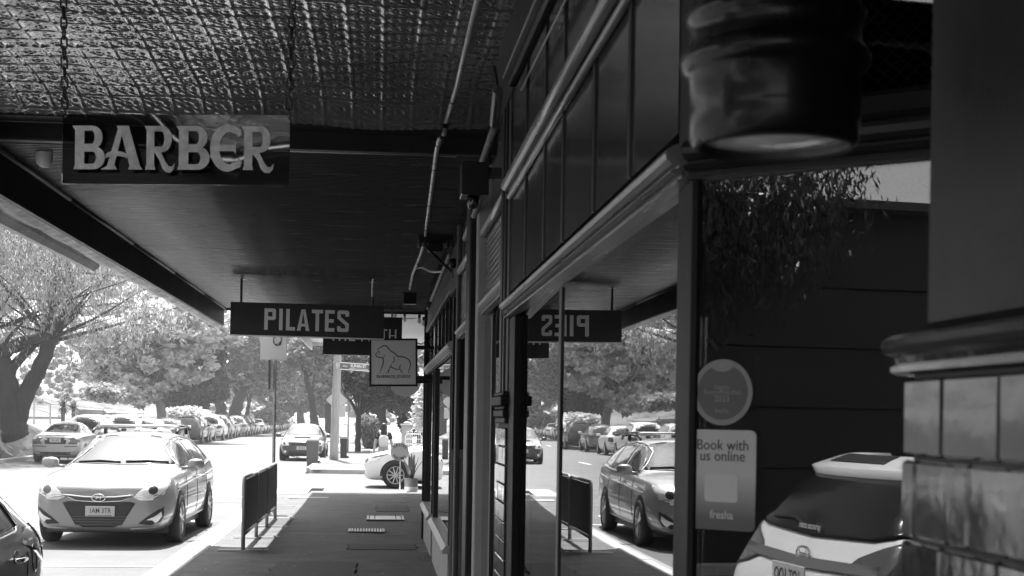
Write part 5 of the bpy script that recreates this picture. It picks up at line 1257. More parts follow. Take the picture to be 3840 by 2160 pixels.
bd.patch('bonnet_scoop', car_trim, t, 'F', [(-.30, .885), (.30, .885), (.26, .92), (-.26, .92)], .03, step=.06)
t.location = (-2.88, 54.6 + 2.2, 0); t.rotation_euler = (0, 0, math.pi)
mz = [S(2.15, .26, .5, .62, .42, .56, .60, .5, .66, .4, .69, .71), S(2.08, .19, .70, .80, .45, .74, .68, .68, .74, .5, .78, .80), S(1.8, .18, .82, .88, .48, .83, .78, .78, .83, .58, .86, .88), S(1.2, .17, .84, .895, .5, .86, .87, .82, .90, .62, .94, .97), S(.85, .17, .85, .895, .5, .87, .92, .83, .95, .68, 1.0, 1.04),
      S(.0, .17, .85, .895, .5, .87, .94, .83, .98, .6, 1.36, 1.44), S(-.5, .17, .85, .895, .5, .87, .95, .83, .99, .6, 1.40, 1.47), S(-1.3, .17, .85, .895, .5, .87, .97, .82, 1.0, .58, 1.34, 1.43), S(-1.85, .2, .82, .88, .54, .84, .96, .8, 1.0, .55, 1.22, 1.3), S(-2.05, .25, .75, .84, .56, .8, .86, .75, .9, .55, .93, .95), S(-2.12, .3, .68, .78, .56, .72, .7, .68, .74, .5, .77, .78)]
t, bd = make_front('white_hatchback', 'white hatchback crossing the side street behind the pot plant, nose to the left', mz, p_white, None, 1.34, .90)
for sd in (1, -1):
    for y in (1.37, -1.35): arch(bd, t, y, .325, ('R' if sd > 0 else 'L',)); wheel(t, .90, y, .325, sd, 10)
for sd in (1, -1): bd.patch('headlight_sweep', lamp_dark, t, 'L' if sd < 0 else 'R', [(2.02, .70), (1.86, .74), (1.55, .83), (1.50, .86), (1.80, .80), (2.0, .755)], .008, step=.05)
nose = at(1371, 1760, Y=36.0)
t.location = (nose.x + 2.15, 35.55, 0); t.rotation_euler = (0, 0, R(90) - R(3))

# ------------------------------------------------------------------ footpath barrier of three banner panels
posts = [at(905, 2063, Z=.13), at(959, 2014, Z=.13), at(1002, 1975, Z=.13), at(1036, 1944, Z=.13)]
bx_ = sum(p.x for p in posts) / 4
bar = thing('cafe_barrier', 'low grey footpath barrier of three fabric panels at the kerb', 'barrier', (bx_, posts[0].y, .13))
bp = mat('barrier_powder', .3, .35, noise=(12, .15)); banner = mat('banner_fabric', .2, .75, noise=(9, .15), bump=(120, .2))
ysb = [p.y for p in posts]
for i in range(3):
    y0, y1 = ysb[i], ysb[i + 1]; z1 = .13 + .86
    mb = MB(); mb.tube([(bx_, y0, .14), (bx_, y0, z1 - .09), (bx_, y0 + .03, z1 - .03), (bx_, y0 + .09, z1), (bx_, y1 - .14, z1), (bx_, y1 - .08, z1 - .03), (bx_, y1 - .05, z1 - .09), (bx_, y1 - .05, .30)], .024, 8); mb.build('frame', bp, bar, smooth=True)
    mb = MB(); mb.tube([(bx_, y0, .31), (bx_, y1 - .05, .31)], .02, 8); mb.build('bottom_rail', steel, bar, smooth=True)
    mb = MB(); mb.box(bx_ - .004, bx_ + .004, y0 + .03, y1 - .08, .335, z1 - .03); mb.build('panel', banner, bar)
mb = MB(); mb.tube([(bx_, ysb[3], .14), (bx_, ysb[3], .99)], .024, 8); mb.build('post', bp, bar, smooth=True)
for y in ysb:
    mb = MB(); mb.box(bx_ - .30, bx_ + .30, y - .035, y + .035, .131, .139, bev=.002); mb.build('foot_plate', mat('foot_steel', .2, .4, metal=.5), bar)
    mb = MB(); mb.lathe([(.012, .139), (.012, .15)], 8, Matrix.Translation((bx_ + .24, y, 0))); mb.build('bolt', dark_steel, bar)

# ------------------------------------------------------------------ poles and signs
p0 = at(1023, 1950, Y=24.6); top = at(1034, 1200, Y=24.6)
pk = thing('parking_sign_pole', 'slim steel pole at the kerb with the back of a parking sign above the barrier', 'sign pole', (p0.x, 24.6, .13))
mb = MB(); mb.tube([(p0.x, 24.6, .10), (top.x, 24.6, top.z + .5)], .028, 10); mb.build('pole', mat('pole_steel', .3, .4, metal=.5, noise=(8, .2)), pk, smooth=True)
a, b = at(976, 1349, Y=24.56), at(1077, 1240, Y=24.56); mb = MB(); mb.box(a.x, b.x, 24.53, 24.545, a.z, b.z + .1, bev=.004); mb.build('sign_plate', mat('sign_back', .45, .4, metal=.3), pk)
a, b = at(1007, 1460, Y=24.5), at(1016, 1350, Y=24.5); mb = MB(); mb.box(a.x, b.x, 24.40, 24.75, a.z, b.z, bev=.004); mb.build('side_plate', dark_steel, pk)
c = at(1040, 1275, Y=24.5); rr_ = random.Random(3); mb = MB(); mb.tube([c + Vector((.07 * math.cos(i * .8), rr_.uniform(-.02, .02), .09 * math.sin(i * .8) + rr_.uniform(-.03, .03))) for i in range(24)], .005, 5); mb.build('cable_coil', black_matt, pk)
# timber power pole
b0, t0 = at(1251, 1734, Y=53.0), at(1272, 1200, Y=53.0)
pp = thing('power_pole', 'thick pale power pole on the far corner beside the wheelie bins', 'power pole', (b0.x, 53, .1))
mb = MB(); v = (t0 - b0) / (t0.z - b0.z); tp = b0 + v * 9.2; mb.tube([b0 + v * (9.2 * i / 12) - Vector((0, 0, .15 if i == 0 else 0)) for i in range(13)], [.165 - .055 * i / 12 for i in range(13)], 16); mb.build('pole', mat('pole_timber', .33, .8, noise=(3, .25), stretch=(6, 6, .5), bump=(30, .3)), pp, smooth=True)
mb = MB(); q = b0 + v * 8.6; mb.box(q.x - 1.1, q.x + 1.1, 52.93, 53.07, q.z - .06, q.z + .06); mb.build('cross_arm', timber, pp)
mb = MB(); q = at(1268, 1370, Y=52.8); mb.box(q.x - .08, q.x + .08, 52.82, 52.88, q.z - .12, q.z + .1); mb.build('tag_plate', steel, pp)
# street name blade
a, b, c = at(1281, 1385, Y=52.6), at(1385, 1392, Y=52.6), at(1281, 1360, Y=52.6)
nb = thing('street_name_sign', 'street name blade reading ELPHIN ST fixed to the power pole', 'street sign', a)
M = frame(a, b - a, (0, 0, 1)); w, h = (b - a).length, (c - a).length
mb = MB(); mb.box(-.06, w, 0, h, -.02, 0, M=M, bev=.004); mb.build('blade', mat('blade_dark', .10, .5), nb)
mb = MB(); mb.box(-.06, w, -.015, .012, -.024, .004, M=M); mb.box(-.06, w, h - .012, h + .015, -.024, .004, M=M); mb.build('blade_edge', white_paint, nb)
mb = MB(); mb.text('ELPHIN ST', h * .62, M @ Matrix.Translation((w * .60, h * .60, .003)), sx=.82, bold=.003, t=.003); mb.build('lettering', white_paint, nb)
mb = MB(); mb.ribbon([(w * .04, h * .5), (w * .12, h * .55), (w * .18, h * .42), (w * .2, h * .6)], .02, M, .002, .002); mb.box(w * .28, w * .95, h * .16, h * .22, .001, .003, M=M); mb.build('crest', white_paint, nb)
# warning diamond and plate (backs)
c = at(1263, 1500, Y=57)
dm = thing('warning_sign', 'back of a diamond warning sign over a rectangular plate behind the power pole', 'sign', (c.x, 57, .1))
bk = mat('sign_back', .45, .4)
mb = MB(); s = .43; mb.extrude([(c.x, c.z - s), (c.x + s, c.z), (c.x, c.z + s), (c.x - s, c.z)], 'y', 57, 57.02); mb.build('diamond', bk, dm)
a, b = at(1241, 1563, Y=57), at(1296, 1524, Y=57); mb = MB(); mb.box(a.x, b.x, 57, 57.02, a.z, b.z, bev=.004); mb.build('plate', bk, dm)
mb = MB(); mb.tube([(c.x + .02, 57.06, .05), (c.x + .02, 57.06, c.z + .3)], .03, 8); mb.build('pole', steel, dm, smooth=True)
c = at(1304, 1700, Y=65); c2 = at(1308, 1478, Y=65)
sp2 = thing('slim_sign_pole', 'slim pole with a small dark plate at its top beside the forked footpath tree', 'sign pole', (c.x, 65, .1))
mb = MB(); mb.tube([(c.x, 65, .05), (c2.x, 65, c2.z)], .035, 8); mb.build('pole', steel, sp2, smooth=True)
mb = MB(); mb.box(c2.x - .22, c2.x + .02, 64.94, 64.96, c2.z - .3, c2.z, bev=.004); mb.build('plate', dark_steel, sp2)
# wheelie bins
def bin_(label, x0, x1, ybot, Y, m):
    a, b = at(x0, ybot, Y=Y), at(x1, ybot, Y=Y); cx, w = (a.x + b.x) / 2, (b.x - a.x); zb = max(.0, .0); H = .94; d = .58
    t = thing('wheelie_bin', label, 'bin', (cx, Y, zb))
    mb = MB(); k = .40; vs = [(cx - w * k, Y - d * .38, zb + .02), (cx + w * k, Y - d * .38, zb + .02), (cx + w * k, Y + d * .38, zb + .02), (cx - w * k, Y + d * .38, zb + .02), (cx - w * .48, Y - d * .5, zb + H * .9), (cx + w * .48, Y - d * .5, zb + H * .9), (cx + w * .48, Y + d * .5, zb + H * .9), (cx - w * .48, Y + d * .5, zb + H * .9)]
    mb.add(vs, [(0, 1, 5, 4), (1, 2, 6, 5), (2, 3, 7, 6), (3, 0, 4, 7), (0, 3, 2, 1), (4, 5, 6, 7)]); mb.build('bin_body', m, t)
    mb = MB(); mb.box(cx - w * .5, cx + w * .5, Y - d * .54, Y + d * .54, zb + H * .9, zb + H * .95, bev=.012); mb.box(cx - w * .44, cx + w * .44, Y - d * .45, Y + d * .45, zb + H * .95, zb + H, bev=.02); mb.build('lid', m, t)
    for sx in (.34,):
        mb = MB(); M = Matrix.Translation((cx + w * .42, Y, zb + .10)) @ Matrix.Rotation(R(90), 4, 'X'); mb.lathe([(.04, -.3), (.10, -.3), (.10, -.24), (.04, -.24)], 16, M); mb.build('bin_wheel', rubber, t)
bin_dark = mat('bin_plastic', .10, .5, noise=(6, .15))
bin_('dark wheelie bin on the road in front of the dark sedan', 1147, 1196, 1747, 49.2, bin_dark)
bin_('dark wheelie bin standing right behind the power pole', 1274, 1302, 1729, 55.5, mat('bin_black', .03, .5))
# salon stand and pot plant at the end of the footpath
b = at(1499, 1866, Y=30.6); c = at(1499, 1694, Y=30.6)
sl = thing('salon_sign_stand', 'round white SALON NAOMI sign on a thin white stand beside the pot plant', 'sign stand', (b.x, 30.6, .125))
rs_ = 34.5 / 5333 * 30.6
M = facing_camera(Vector((c.x, 30.6, c.z)))
mb = MB(); mb.lathe([(rs_, -.012), (rs_, 0)], 36, M); mb.build('sign_disc', mat('disc_white', .8, .5), sl)
mb = MB()
for i, chh in enumerate('SALON'):
    a = R(138 - 24 * i); mb = MB(); mb.text(chh, .085, M @ Matrix.Translation((rs_ * .76 * math.cos(a), rs_ * .76 * math.sin(a), .001)) @ Matrix.Rotation(a - R(90), 4, 'Z'), bold=.001, t=.002); mb.build('letter', sign_black, sl)
for i, chh in enumerate('NAOMI'):
    a = R(222 + 24 * i); mb = MB(); mb.text(chh, .085, M @ Matrix.Translation((rs_ * .76 * math.cos(a), rs_ * .76 * math.sin(a), .001)) @ Matrix.Rotation(a + R(90), 4, 'Z'), bold=.001, t=.002); mb.build('letter', sign_black, sl)
mb = MB(); mb.tube([(b.x, 30.62, .13), (b.x, 30.62, c.z - rs_ * .9)], .016, 8); mb.build('post', white_paint, sl)
mb = MB(); mb.lathe([(.21, .126), (.21, .136), (.19, .142)], 32, Matrix.Translation((b.x, 30.62, 0))); mb.build('base_plate', white_paint, sl)
b = at(1541, 1862, Y=30.9); w = 26.5 / 5333 * 30.9
pl = thing('plant_pot', 'two tone pot with an upright sword leaved plant beside the salon sign', 'pot plant', (b.x, 30.9, .12))
M = Matrix.Translation((b.x, 30.9, .125)); hp = .30
mb = MB(); mb.lathe([(w * .93, 0), (w * .95, hp * .38)], 28, M); mb.build('pot_base', white_paint, pl, smooth=False)
mb = MB(); mb.lathe([(w * .955, hp * .385), (w * .98, hp * .95), (w * .98, hp), (w * .9, hp), (w * .88, hp * .9)], 28, M, cap=False); mb.build('pot_band', mat('pot_grey', .25, .7, noise=(20, .15)), pl, smooth=False)
mb = MB(); mb.lathe([(.001, hp * .9), (w * .9, hp * .88)], 20, M, cap=False); mb.build('soil', bank_soil, pl)
lf = leaf_mat('sword_leaf', .07, .3, .2, .15); rl = random.Random(5)
for i in range(15):
    a = rl.uniform(0, 6.28); L_ = rl.uniform(.30, .62); lean = rl.uniform(.05, .55); pw_ = rl.uniform(.035, .05); n = 7
    vs = []; dx, dy = math.cos(a), math.sin(a)
    for j in range(n):
        s = j / (n - 1); r0 = .04 + lean * L_ * s ** 1.6; z = hp * .9 + L_ * s * (1 - .25 * lean * s); wd = pw_ * (1 - s) ** .45 * (.7 + .6 * math.sin(math.pi * s)) if s < 1 else 0.001
        for sg in (-1, 0, 1): vs.append((b.x + dx * r0 - dy * wd * sg + (dx * .008 if sg == 0 else 0), 30.9 + dy * r0 + dx * wd * sg + (dy * .008 if sg == 0 else 0), .125 + z - (.006 if sg == 0 else 0)))
    fs = [(j * 3 + q, j * 3 + q + 1, (j + 1) * 3 + q + 1, (j + 1) * 3 + q) for j in range(n - 1) for q in (0, 1)]
    mb = MB(); mb.add(vs, fs); mb.build('leaf', lf, pl, smooth=True)

# ------------------------------------------------------------------ person walking away with a white backpack
def skin(name, verts, edges, radii, m, parent, root=0, sub=2):
    b_ = root_loc(parent)
    me = bpy.data.meshes.new('sk'); me.from_pydata([tuple(v) for v in verts], edges, []); o = bpy.data.objects.new('sk', me); COL.objects.link(o)
    md = o.modifiers.new('k', 'SKIN'); sv = me.skin_vertices[0].data
    for i, r in enumerate(radii): sv[i].radius = r if isinstance(r, tuple) else (r, r)
    sv[root].use_root = True; md.use_smooth_shade = True
    m2 = o.modifiers.new('s', 'SUBSURF'); m2.levels = m2.render_levels = sub
    ev = o.evaluated_get(bpy.context.evaluated_depsgraph_get()); mm = ev.to_mesh(); vs = [v.co.copy() - b_ for v in mm.vertices]; fs = [tuple(p.vertices) for p in mm.polygons]
    ev.to_mesh_clear(); bpy.data.objects.remove(o); bpy.data.meshes.remove(me)
    return link_mesh(name, vs, fs, m, parent, True)
hp_ = at(1440, 1586, Y=40.0); pcx = hp_.x; PY = 40.0; Hh = hp_.z
pe = thing('person', 'person with long dark hair in dark clothes walking away across the side street', 'person', (pcx, PY, 0))
V = lambda x, y, z: Vector((pcx + x, PY + y, z))
skin_m = mat('skin', .36, .55); top_m = mat('dark_cloth', .025, .85, noise=(8, .3)); trs = mat('dark_trousers', .03, .85, noise=(6, .3)); hair = mat('dark_hair', .012, .5, noise=(40, .4), stretch=(1, 1, .2)); pack_m = mat('pale_pack', .55, .6, noise=(8, .1), bump=(30, .15))
z = Hh
body_v = [V(0, 0, z * .53), V(0, 0, z * .62), V(0, .0, z * .73), V(0, .01, z * .81), V(0, .02, z * .855), V(0, .035, z * .885), V(0, .04, z * .94), V(0, .035, z * .985),
          V(-.15, .01, z * .805), V(-.225, -.0, z * .66), V(-.27, .03, z * .50), V(-.285, .05, z * .45), V(.15, .01, z * .805), V(.22, .01, z * .66), V(.25, .08, z * .52), V(.255, .11, z * .47),
          V(-.09, 0, z * .49), V(-.10, .07, z * .27), V(-.10, .02, z * .06), V(-.10, .13, z * .025), V(.09, 0, z * .49), V(.09, -.08, z * .28), V(.09, -.22, z * .07), V(.09, -.13, z * .03)]
ed = [(0, 1), (1, 2), (2, 3), (3, 4), (4, 5), (5, 6), (6, 7), (3, 8), (8, 9), (9, 10), (10, 11), (3, 12), (12, 13), (13, 14), (14, 15), (0, 16), (16, 17), (17, 18), (18, 19), (0, 20), (20, 21), (21, 22), (22, 23)]
rd_ = [(.15, .11), (.125, .10), (.15, .11), (.13, .095), .055, .055, (.078, .095), (.06, .075), .062, .046, .034, .034, .062, .046, .034, .034, .09, .065, .045, .04, .09, .065, .045, .04]
skin('body', body_v, ed, rd_, skin_m, pe)
skin('top', [V(0, 0, z * .545), V(0, 0, z * .62), V(0, 0, z * .73), V(0, .01, z * .81), V(0, .018, z * .845), V(-.155, .01, z * .80), V(-.20, .0, z * .70), V(.155, .01, z * .80), V(.20, .005, z * .70)], [(0, 1), (1, 2), (2, 3), (3, 4), (3, 5), (5, 6), (3, 7), (7, 8)],
     [(.168, .125), (.142, .115), (.166, .125), (.145, .11), .07, .078, .070, .078, .070], top_m, pe)
skin('trousers', [V(0, 0, z * .56), V(0, 0, z * .50), V(-.09, 0, z * .47), V(-.10, .07, z * .27), V(-.10, .02, z * .07), V(.09, 0, z * .47), V(.09, -.08, z * .28), V(.09, -.21, z * .085)], [(0, 1), (1, 2), (2, 3), (3, 4), (1, 5), (5, 6), (6, 7)], [(.16, .12), (.17, .13), .115, .095, .08, .115, .095, .08], trs, pe)
skin('hair', [V(0, .02, z * 1.0), V(0, .01, z * .95), V(0, -.04, z * .89), V(.01, -.075, z * .82), V(.03, -.09, z * .775)], [(0, 1), (1, 2), (2, 3), (3, 4)], [(.06, .07), (.105, .11), (.098, .07), (.085, .04), (.05, .025)], hair, pe)
pk_ = skin('backpack', [V(.0, -.15, z * .56), V(0, -.175, z * .64), V(0, -.17, z * .73), V(0, -.14, z * .79)], [(0, 1), (1, 2), (2, 3)], [(.13, .07), (.155, .10), (.15, .09), (.10, .06)], pack_m, None)
tag(pk_, 'white backpack worn by the person walking away', 'backpack')
mb = MB()
for sd in (-1, 1): mb.tube([V(sd * .09, -.10, z * .79), V(sd * .115, -.02, z * .86), V(sd * .12, .09, z * .82)], .02, 6)
st_ = link_mesh('strap', mb.v, mb.f, pack_m, pk_, True)

# ------------------------------------------------------------------ gate and pillars of the next property
gp = mat('pillar_render', .30, .8, noise=(3, .15), bump=(20, .2))
for i, (xa, xb) in enumerate(((1503, 1551), (1582, 1616))):
    a, b = at(xa, 1590, Y=59), at(xb, 1590, Y=59)
    t = thing('gate_pillar', ('rendered gate pillar with a ball cap left of the wire gate', 'rendered gate pillar at the right of the wire gate')[i], 'pillar', ((a.x + b.x) / 2, 59, .1))
    mb = MB(); mb.box(a.x + .03, b.x - .03, 58.7, 59.25, .05, a.z - .08, bev=.01); mb.build('shaft', gp, t)
    mb = MB(); mb.box(a.x - .02, b.x + .02, 58.65, 59.3, a.z - .08, a.z + .0, bev=.02); mb.lathe([(.14, 0), (.16, .04), (.1, .09), (.001, .12)], 14, Matrix.Translation(((a.x + b.x) / 2, 59, a.z))); mb.build('cap', concrete, t)
    if i == 0: mb = MB(); mb.box(a.x + .25, b.x - .08, 58.685, 58.70, a.z - .42, a.z - .3); mb.build('number_plate', dark_steel, t)
a, b = at(1519, 1680, Y=58), at(1582, 1680, Y=58); zt = at(1550, 1628, Y=58).z
wg = thing('wire_gate', 'ornate white wire gate with scrolled top between the gate pillars', 'gate', ((a.x + b.x) / 2, 58, .1))
mb = MB(); x0, x1 = a.x, b.x; mb.tube([(x0, 58, .2), (x0, 58, zt - .12), (x0 + .05, 58, zt - .03), (x0 + .14, 58, zt), (x1 - .14, 58, zt), (x1 - .05, 58, zt - .03), (x1, 58, zt - .12), (x1, 58, .2), (x0, 58, .2)], .018, 6)
mb.build('frame', white_gloss, wg, smooth=True)
for i in range(1, 9): mb = MB(); xx = x0 + (x1 - x0) * i / 9; mb.tube([(xx, 58, .2), (xx, 58, zt - .01)], .007, 5); mb.build('wire', white_gloss, wg)
for zz in (.4, .65, .85): mb = MB(); mb.tube([(x0, 57.99, zz), (x1, 57.99, zz)], .009, 5); mb.build('cross_wire', white_gloss, wg)
cx = (x0 + x1) / 2; mb = MB()
mb.tube([(x0 + .06, 58, zt + .0), (x0 + .12, 58, zt + .1), (cx - .1, 58, zt + .16), (cx, 58, zt + .24), (cx + .1, 58, zt + .16), (x1 - .12, 58, zt + .1), (x1 - .06, 58, zt)], .012, 6)
for ccx in (x0 + .1, cx - .09, cx + .09, x1 - .1): mb.tube([(ccx + .055 * math.cos(q * .7), 58, zt + .06 + .05 * math.sin(q * .7)) for q in range(10)], .011, 5)
mb.build('scroll', white_gloss, wg, smooth=True)

# ------------------------------------------------------------------ across the road on the left: wire fence, yuccas, retaining boards
def pt(px, py, X): return at(px, py, X=X)
fence = thing('wire_fence', 'tall wire fence with pale posts on top of the grassy bank', 'fence', (-17.5, 60, 1))
fxm = mat('fence_steel', .5, .45, metal=.3)
fp = [(78, 1495, 1572), (128, 1500, 1570), (189, 1512, 1590), (224, 1518, 1570)]
tops = []
for x, yt, yb in ((40, 1478, 1560), (78, 1487, 1565), (128, 1494, 1568), (189, 1514, 1590), (285, 1524, 1566), (387, 1532, 1566)):
    t_ = at(x, yt, X=-16.5 if x < 200 else -17.5); b_ = at(x, yb, X=-16.5 if x < 200 else -17.5); tops.append((t_, b_)); mb = MB(); mb.tube([b_ - Vector((0, 0, .3)), t_], .04, 6); mb.build('post', fxm, fence)
mb = MB()
for (t1, b1), (t2, b2) in zip(tops, tops[1:]):
    for k in (0, .5): mb.tube([t1.lerp(b1, k), t2.lerp(b2, k)], .03 if k == 0 else .012, 5)
mb.build('rail', fxm, fence)
mb = MB()
for (t1, b1), (t2, b2) in zip(tops[:4], tops[1:4]):
    for k in range(1, 14): mb.tube([t1.lerp(t2, k / 14), b1.lerp(b2, k / 14)], .006, 4, cap=False)
o = mb.build('wire_mesh', fxm, fence); o['kind'] = 'stuff'
rw = thing('timber_wall', 'low wall of weathered timber boards behind the yuccas', 'retaining wall', (-17, 62, .6))
for k in range(4):
    a, b = at(290, 1560 - 7.5 * k, X=-17.6), at(388, 1562 - 7.0 * k, X=-17.6)
    mb = MB(); mb.tube([a, b], .10, 6); mb.build('board', timber, rw)
for k, (x0, x1, y, X) in enumerate(((60, 230, 1562, -16.9), (392, 480, 1548, -17.2))):
    a, b = at(x0, y, X=X), at(x1, y + 2, X=X); mb = MB(); mb.tube([a, b], .12, 6); mb.build('log_rail', timber, rw)
yl = leaf_mat('yucca_leaf', .13, .5, .3, .1)
def yucca(label, px, pyb, pyt, X, crown_px, skirt):
    b = at(px, pyb, X=X); t_ = at(px, pyt, X=X); sc = abs(b.y) / 5333; rr_ = random.Random(px)
    b.z = min(b.z, bank_height(b.x, b.y) + .05) if False else b.z
    t = thing('yucca', label, 'plant', b)
    H = (t_.z - b.z); mb = MB(); mb.tube([b - Vector((0, 0, .4)), b + Vector((0, 0, H * .62))], .09, 8); mb.build('trunk', bank_soil, t)
    R_ = crown_px * sc; mb = MB(); c = b + Vector((0, 0, H * .62))
    for i in range(110):
        a = rr_.uniform(0, 6.28); el = rr_.uniform(-.2 if not skirt else -1.4, 1.45); L_ = R_ * rr_.uniform(.75, 1.15)
        d = Vector((math.cos(a) * math.cos(el), math.sin(a) * math.cos(el), math.sin(el))); sd = d.cross(Vector((0, 0, 1))); sd = sd.normalized() * .045 if sd.length > .01 else Vector((.045, 0, 0))
        o_ = c + Vector((0, 0, rr_.uniform(-.5, .1) * H * .4 if skirt else 0)); p1 = o_ + d * L_ * .5; p2 = o_ + d * L_ + Vector((0, 0, -.12 * L_ * abs(math.cos(el))))
        mb.add([o_ - sd * .6, o_ + sd * .6, p1 + sd, p2, p1 - sd], [(0, 1, 2, 4), (4, 2, 3)])
    o = mb.build('crown', yl, t); o['kind'] = 'stuff'
yucca('tall yucca with a skirt of dead leaves left of the smaller yucca', 236, 1580, 1480, -15.2, 38, True)
yucca('smaller spiky yucca right of the tall one above the white wagon', 275, 1578, 1505, -15.6, 36, False)

# ------------------------------------------------------------------ trees
bark_dark = mat('bark_dark', .03, .9, noise=(3, .4), stretch=(3, 3, .6), bump=(14, .8, .04)); bark_pale = mat('bark_pale', .22, .85, noise=(3, .35), stretch=(3, 3, .6), bump=(14, .6, .03))
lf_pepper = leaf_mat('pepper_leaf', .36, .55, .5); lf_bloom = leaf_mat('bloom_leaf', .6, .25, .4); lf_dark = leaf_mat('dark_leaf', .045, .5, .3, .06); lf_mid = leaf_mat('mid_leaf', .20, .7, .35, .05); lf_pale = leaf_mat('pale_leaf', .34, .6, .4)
def quads_object(name, C, U, Wd, m, parent, bend=None):
    """C centres, U half length vectors, Wd half width vectors -> one diamond leaf each"""
    n = len(C); V_ = np.empty((n, 4, 3)); V_[:, 0] = C - U; V_[:, 1] = C + Wd + U * .1; V_[:, 2] = C + U; V_[:, 3] = C - Wd + U * .1
    V_ = V_.reshape(-1, 3) - np.array(root_loc(parent))
    me = bpy.data.meshes.new(name); me.vertices.add(4 * n); me.loops.add(4 * n); me.polygons.add(n)
    me.vertices.foreach_set('co', V_.ravel()); me.loops.foreach_set('vertex_index', np.arange(4 * n, dtype=np.int32))
    me.polygons.foreach_set('loop_start', np.arange(0, 4 * n, 4, dtype=np.int32)); me.polygons.foreach_set('loop_total', np.full(n, 4, dtype=np.int32))
    me.update(calc_edges=True); me.materials.append(m)
    o = bpy.data.objects.new(name, me); COL.objects.link(o); o.parent = parent; o['kind'] = 'stuff'
    return o
def rvec(n):
    v = RNG.normal(size=(n, 3)); return v / np.linalg.norm(v, axis=1, keepdims=True)
def leaves(blobs, n, size, style):
    """blobs: (x,y,z,rx,ry,rz)"""
    B = np.array(blobs, float); vol = B[:, 3] * B[:, 4] * B[:, 5]; pick = RNG.choice(len(B), n, p=vol / vol.sum())
    if style == 'clump':      # sub-clumps near each blob's surface
        ncl = max(20, n // 55); bp = RNG.choice(len(B), ncl, p=vol / vol.sum()); cd = rvec(ncl); cr = RNG.uniform(.55, 1.0, (ncl, 1)) ** .6
        CC = B[bp, :3] + cd * cr * B[bp, 3:6]; cs = RNG.uniform(.28, .6, (ncl, 1)) * (1 if size > .1 else .8)
        k = RNG.integers(0, ncl, n); C = CC[k] + rvec(n) * cs[k] * RNG.uniform(.2, 1, (n, 1)) * np.array([1, 1, .6])
        U = rvec(n); U[:, 2] = U[:, 2] * .5 + .1
    elif style == 'weep':     # hanging strands
        ns = max(10, n // 22); bp = RNG.choice(len(B), ns, p=vol / vol.sum()); d = rvec(ns); S0 = B[bp, :3] + d * RNG.uniform(.3, 1, (ns, 1)) ** .5 * B[bp, 3:6]
        Ln = RNG.uniform(.4, 1.5, ns); k = np.repeat(np.arange(ns), 22)[:n]; n = len(k); t = RNG.uniform(0, 1, n)
        sway = rvec(ns) * .35
        C = S0[k] + np.stack([sway[k, 0] * t ** 2, sway[k, 1] * t ** 2, -Ln[k] * t], -1) + RNG.normal(size=(n, 3)) * .06
        U = RNG.normal(size=(n, 3)) * .45; U[:, 2] -= 1.0
    else:
        d = rvec(n); r = RNG.uniform(.25, 1, (n, 1)) ** .45; C = B[pick, :3] + d * r * B[pick, 3:6]
        C += .25 * np.sin(C[:, [1, 2, 0]] * 3.1) ; U = rvec(n)
    U /= np.linalg.norm(U, axis=1, keepdims=True)
    Wd = np.cross(U, rvec(n)); Wd /= np.linalg.norm(Wd, axis=1, keepdims=True) + 1e-9
    s = size * RNG.uniform(.6, 1.3, (n, 1))
    asp = {'weep': .22, 'clump': .55}.get(style, .45)
    return C, U * s, Wd * s * asp
def limb(mb, pts, r0, r1, n=9, wig=.0):
    P = [Vector(p) for p in pts]; out = []
    for i in range(len(P) - 1):
        p0, p1, p2, p3 = P[max(i - 1, 0)], P[i], P[i + 1], P[min(i + 2, len(P) - 1)]
        for j in range(5):
            t = j / 5; out.append(.5 * (2 * p1 + (p2 - p0) * t + (2 * p0 - 5 * p1 + 4 * p2 - p3) * t * t + (3 * p1 - p0 - 3 * p2 + p3) * t ** 3))
    out.append(P[-1]); m_ = len(out) - 1
    if wig: out = [o + Vector((random.uniform(-wig, wig), random.uniform(-wig, wig), 0)) if 0 < i < m_ else o for i, o in enumerate(out)]
    mb.tube(out, [r0 + (r1 - r0) * (i / m_) ** .8 for i in range(m_ + 1)], n)
def tree(label, base, limbs, blobs, n, size, style, lm_, bark, name='tree', extra=None, twigs=0, group=None):
    t = thing(name, label, 'tree', base, group)
    mb = MB()
    for pts, r0, r1 in limbs: limb(mb, pts, r0, r1, wig=r0 * .12)
    mb.build('trunk', bark, t, smooth=True)
    if twigs:
        mb = MB()
        for _ in range(twigs):
            b = random.choice(blobs); tip = Vector(b[:3]) + Vector((random.uniform(-1, 1) * b[3], random.uniform(-1, 1) * b[4], random.uniform(-.8, 1) * b[5])) * .85
            pts, r0, r1 = random.choice(limbs); s = Vector(pts[-1]); md_ = s.lerp(tip, .5) + Vector((random.uniform(-.3, .3), random.uniform(-.3, .3), random.uniform(-.1, .35)))
            limb(mb, [s, md_, tip], max(.022, r1 * .4), .008, 5)
        mb.build('branch', bark, t, smooth=True)
    quads_object('crown', *leaves(blobs, n, size, style), lm_, t)
    if extra:
        for (bl, n2, s2, st2, lm2, nm) in extra: quads_object(nm, *leaves(bl, n2, s2, st2), lm2, t)
    return t
def P(px, py, X=None, Y=None): return at(px, py, X=X, Y=Y)
def blob(px, py, Y, rpx, rpy=None, depth=None):
    c = at(px, py, Y=Y); k = Y / 5333; rx = rpx * k; rz = (rpy or rpx) * k
    return (c.x, c.y, c.z, rx, depth or max(1.5, min(rx, 3.2)), rz)
TG = 'street trees along the far side'
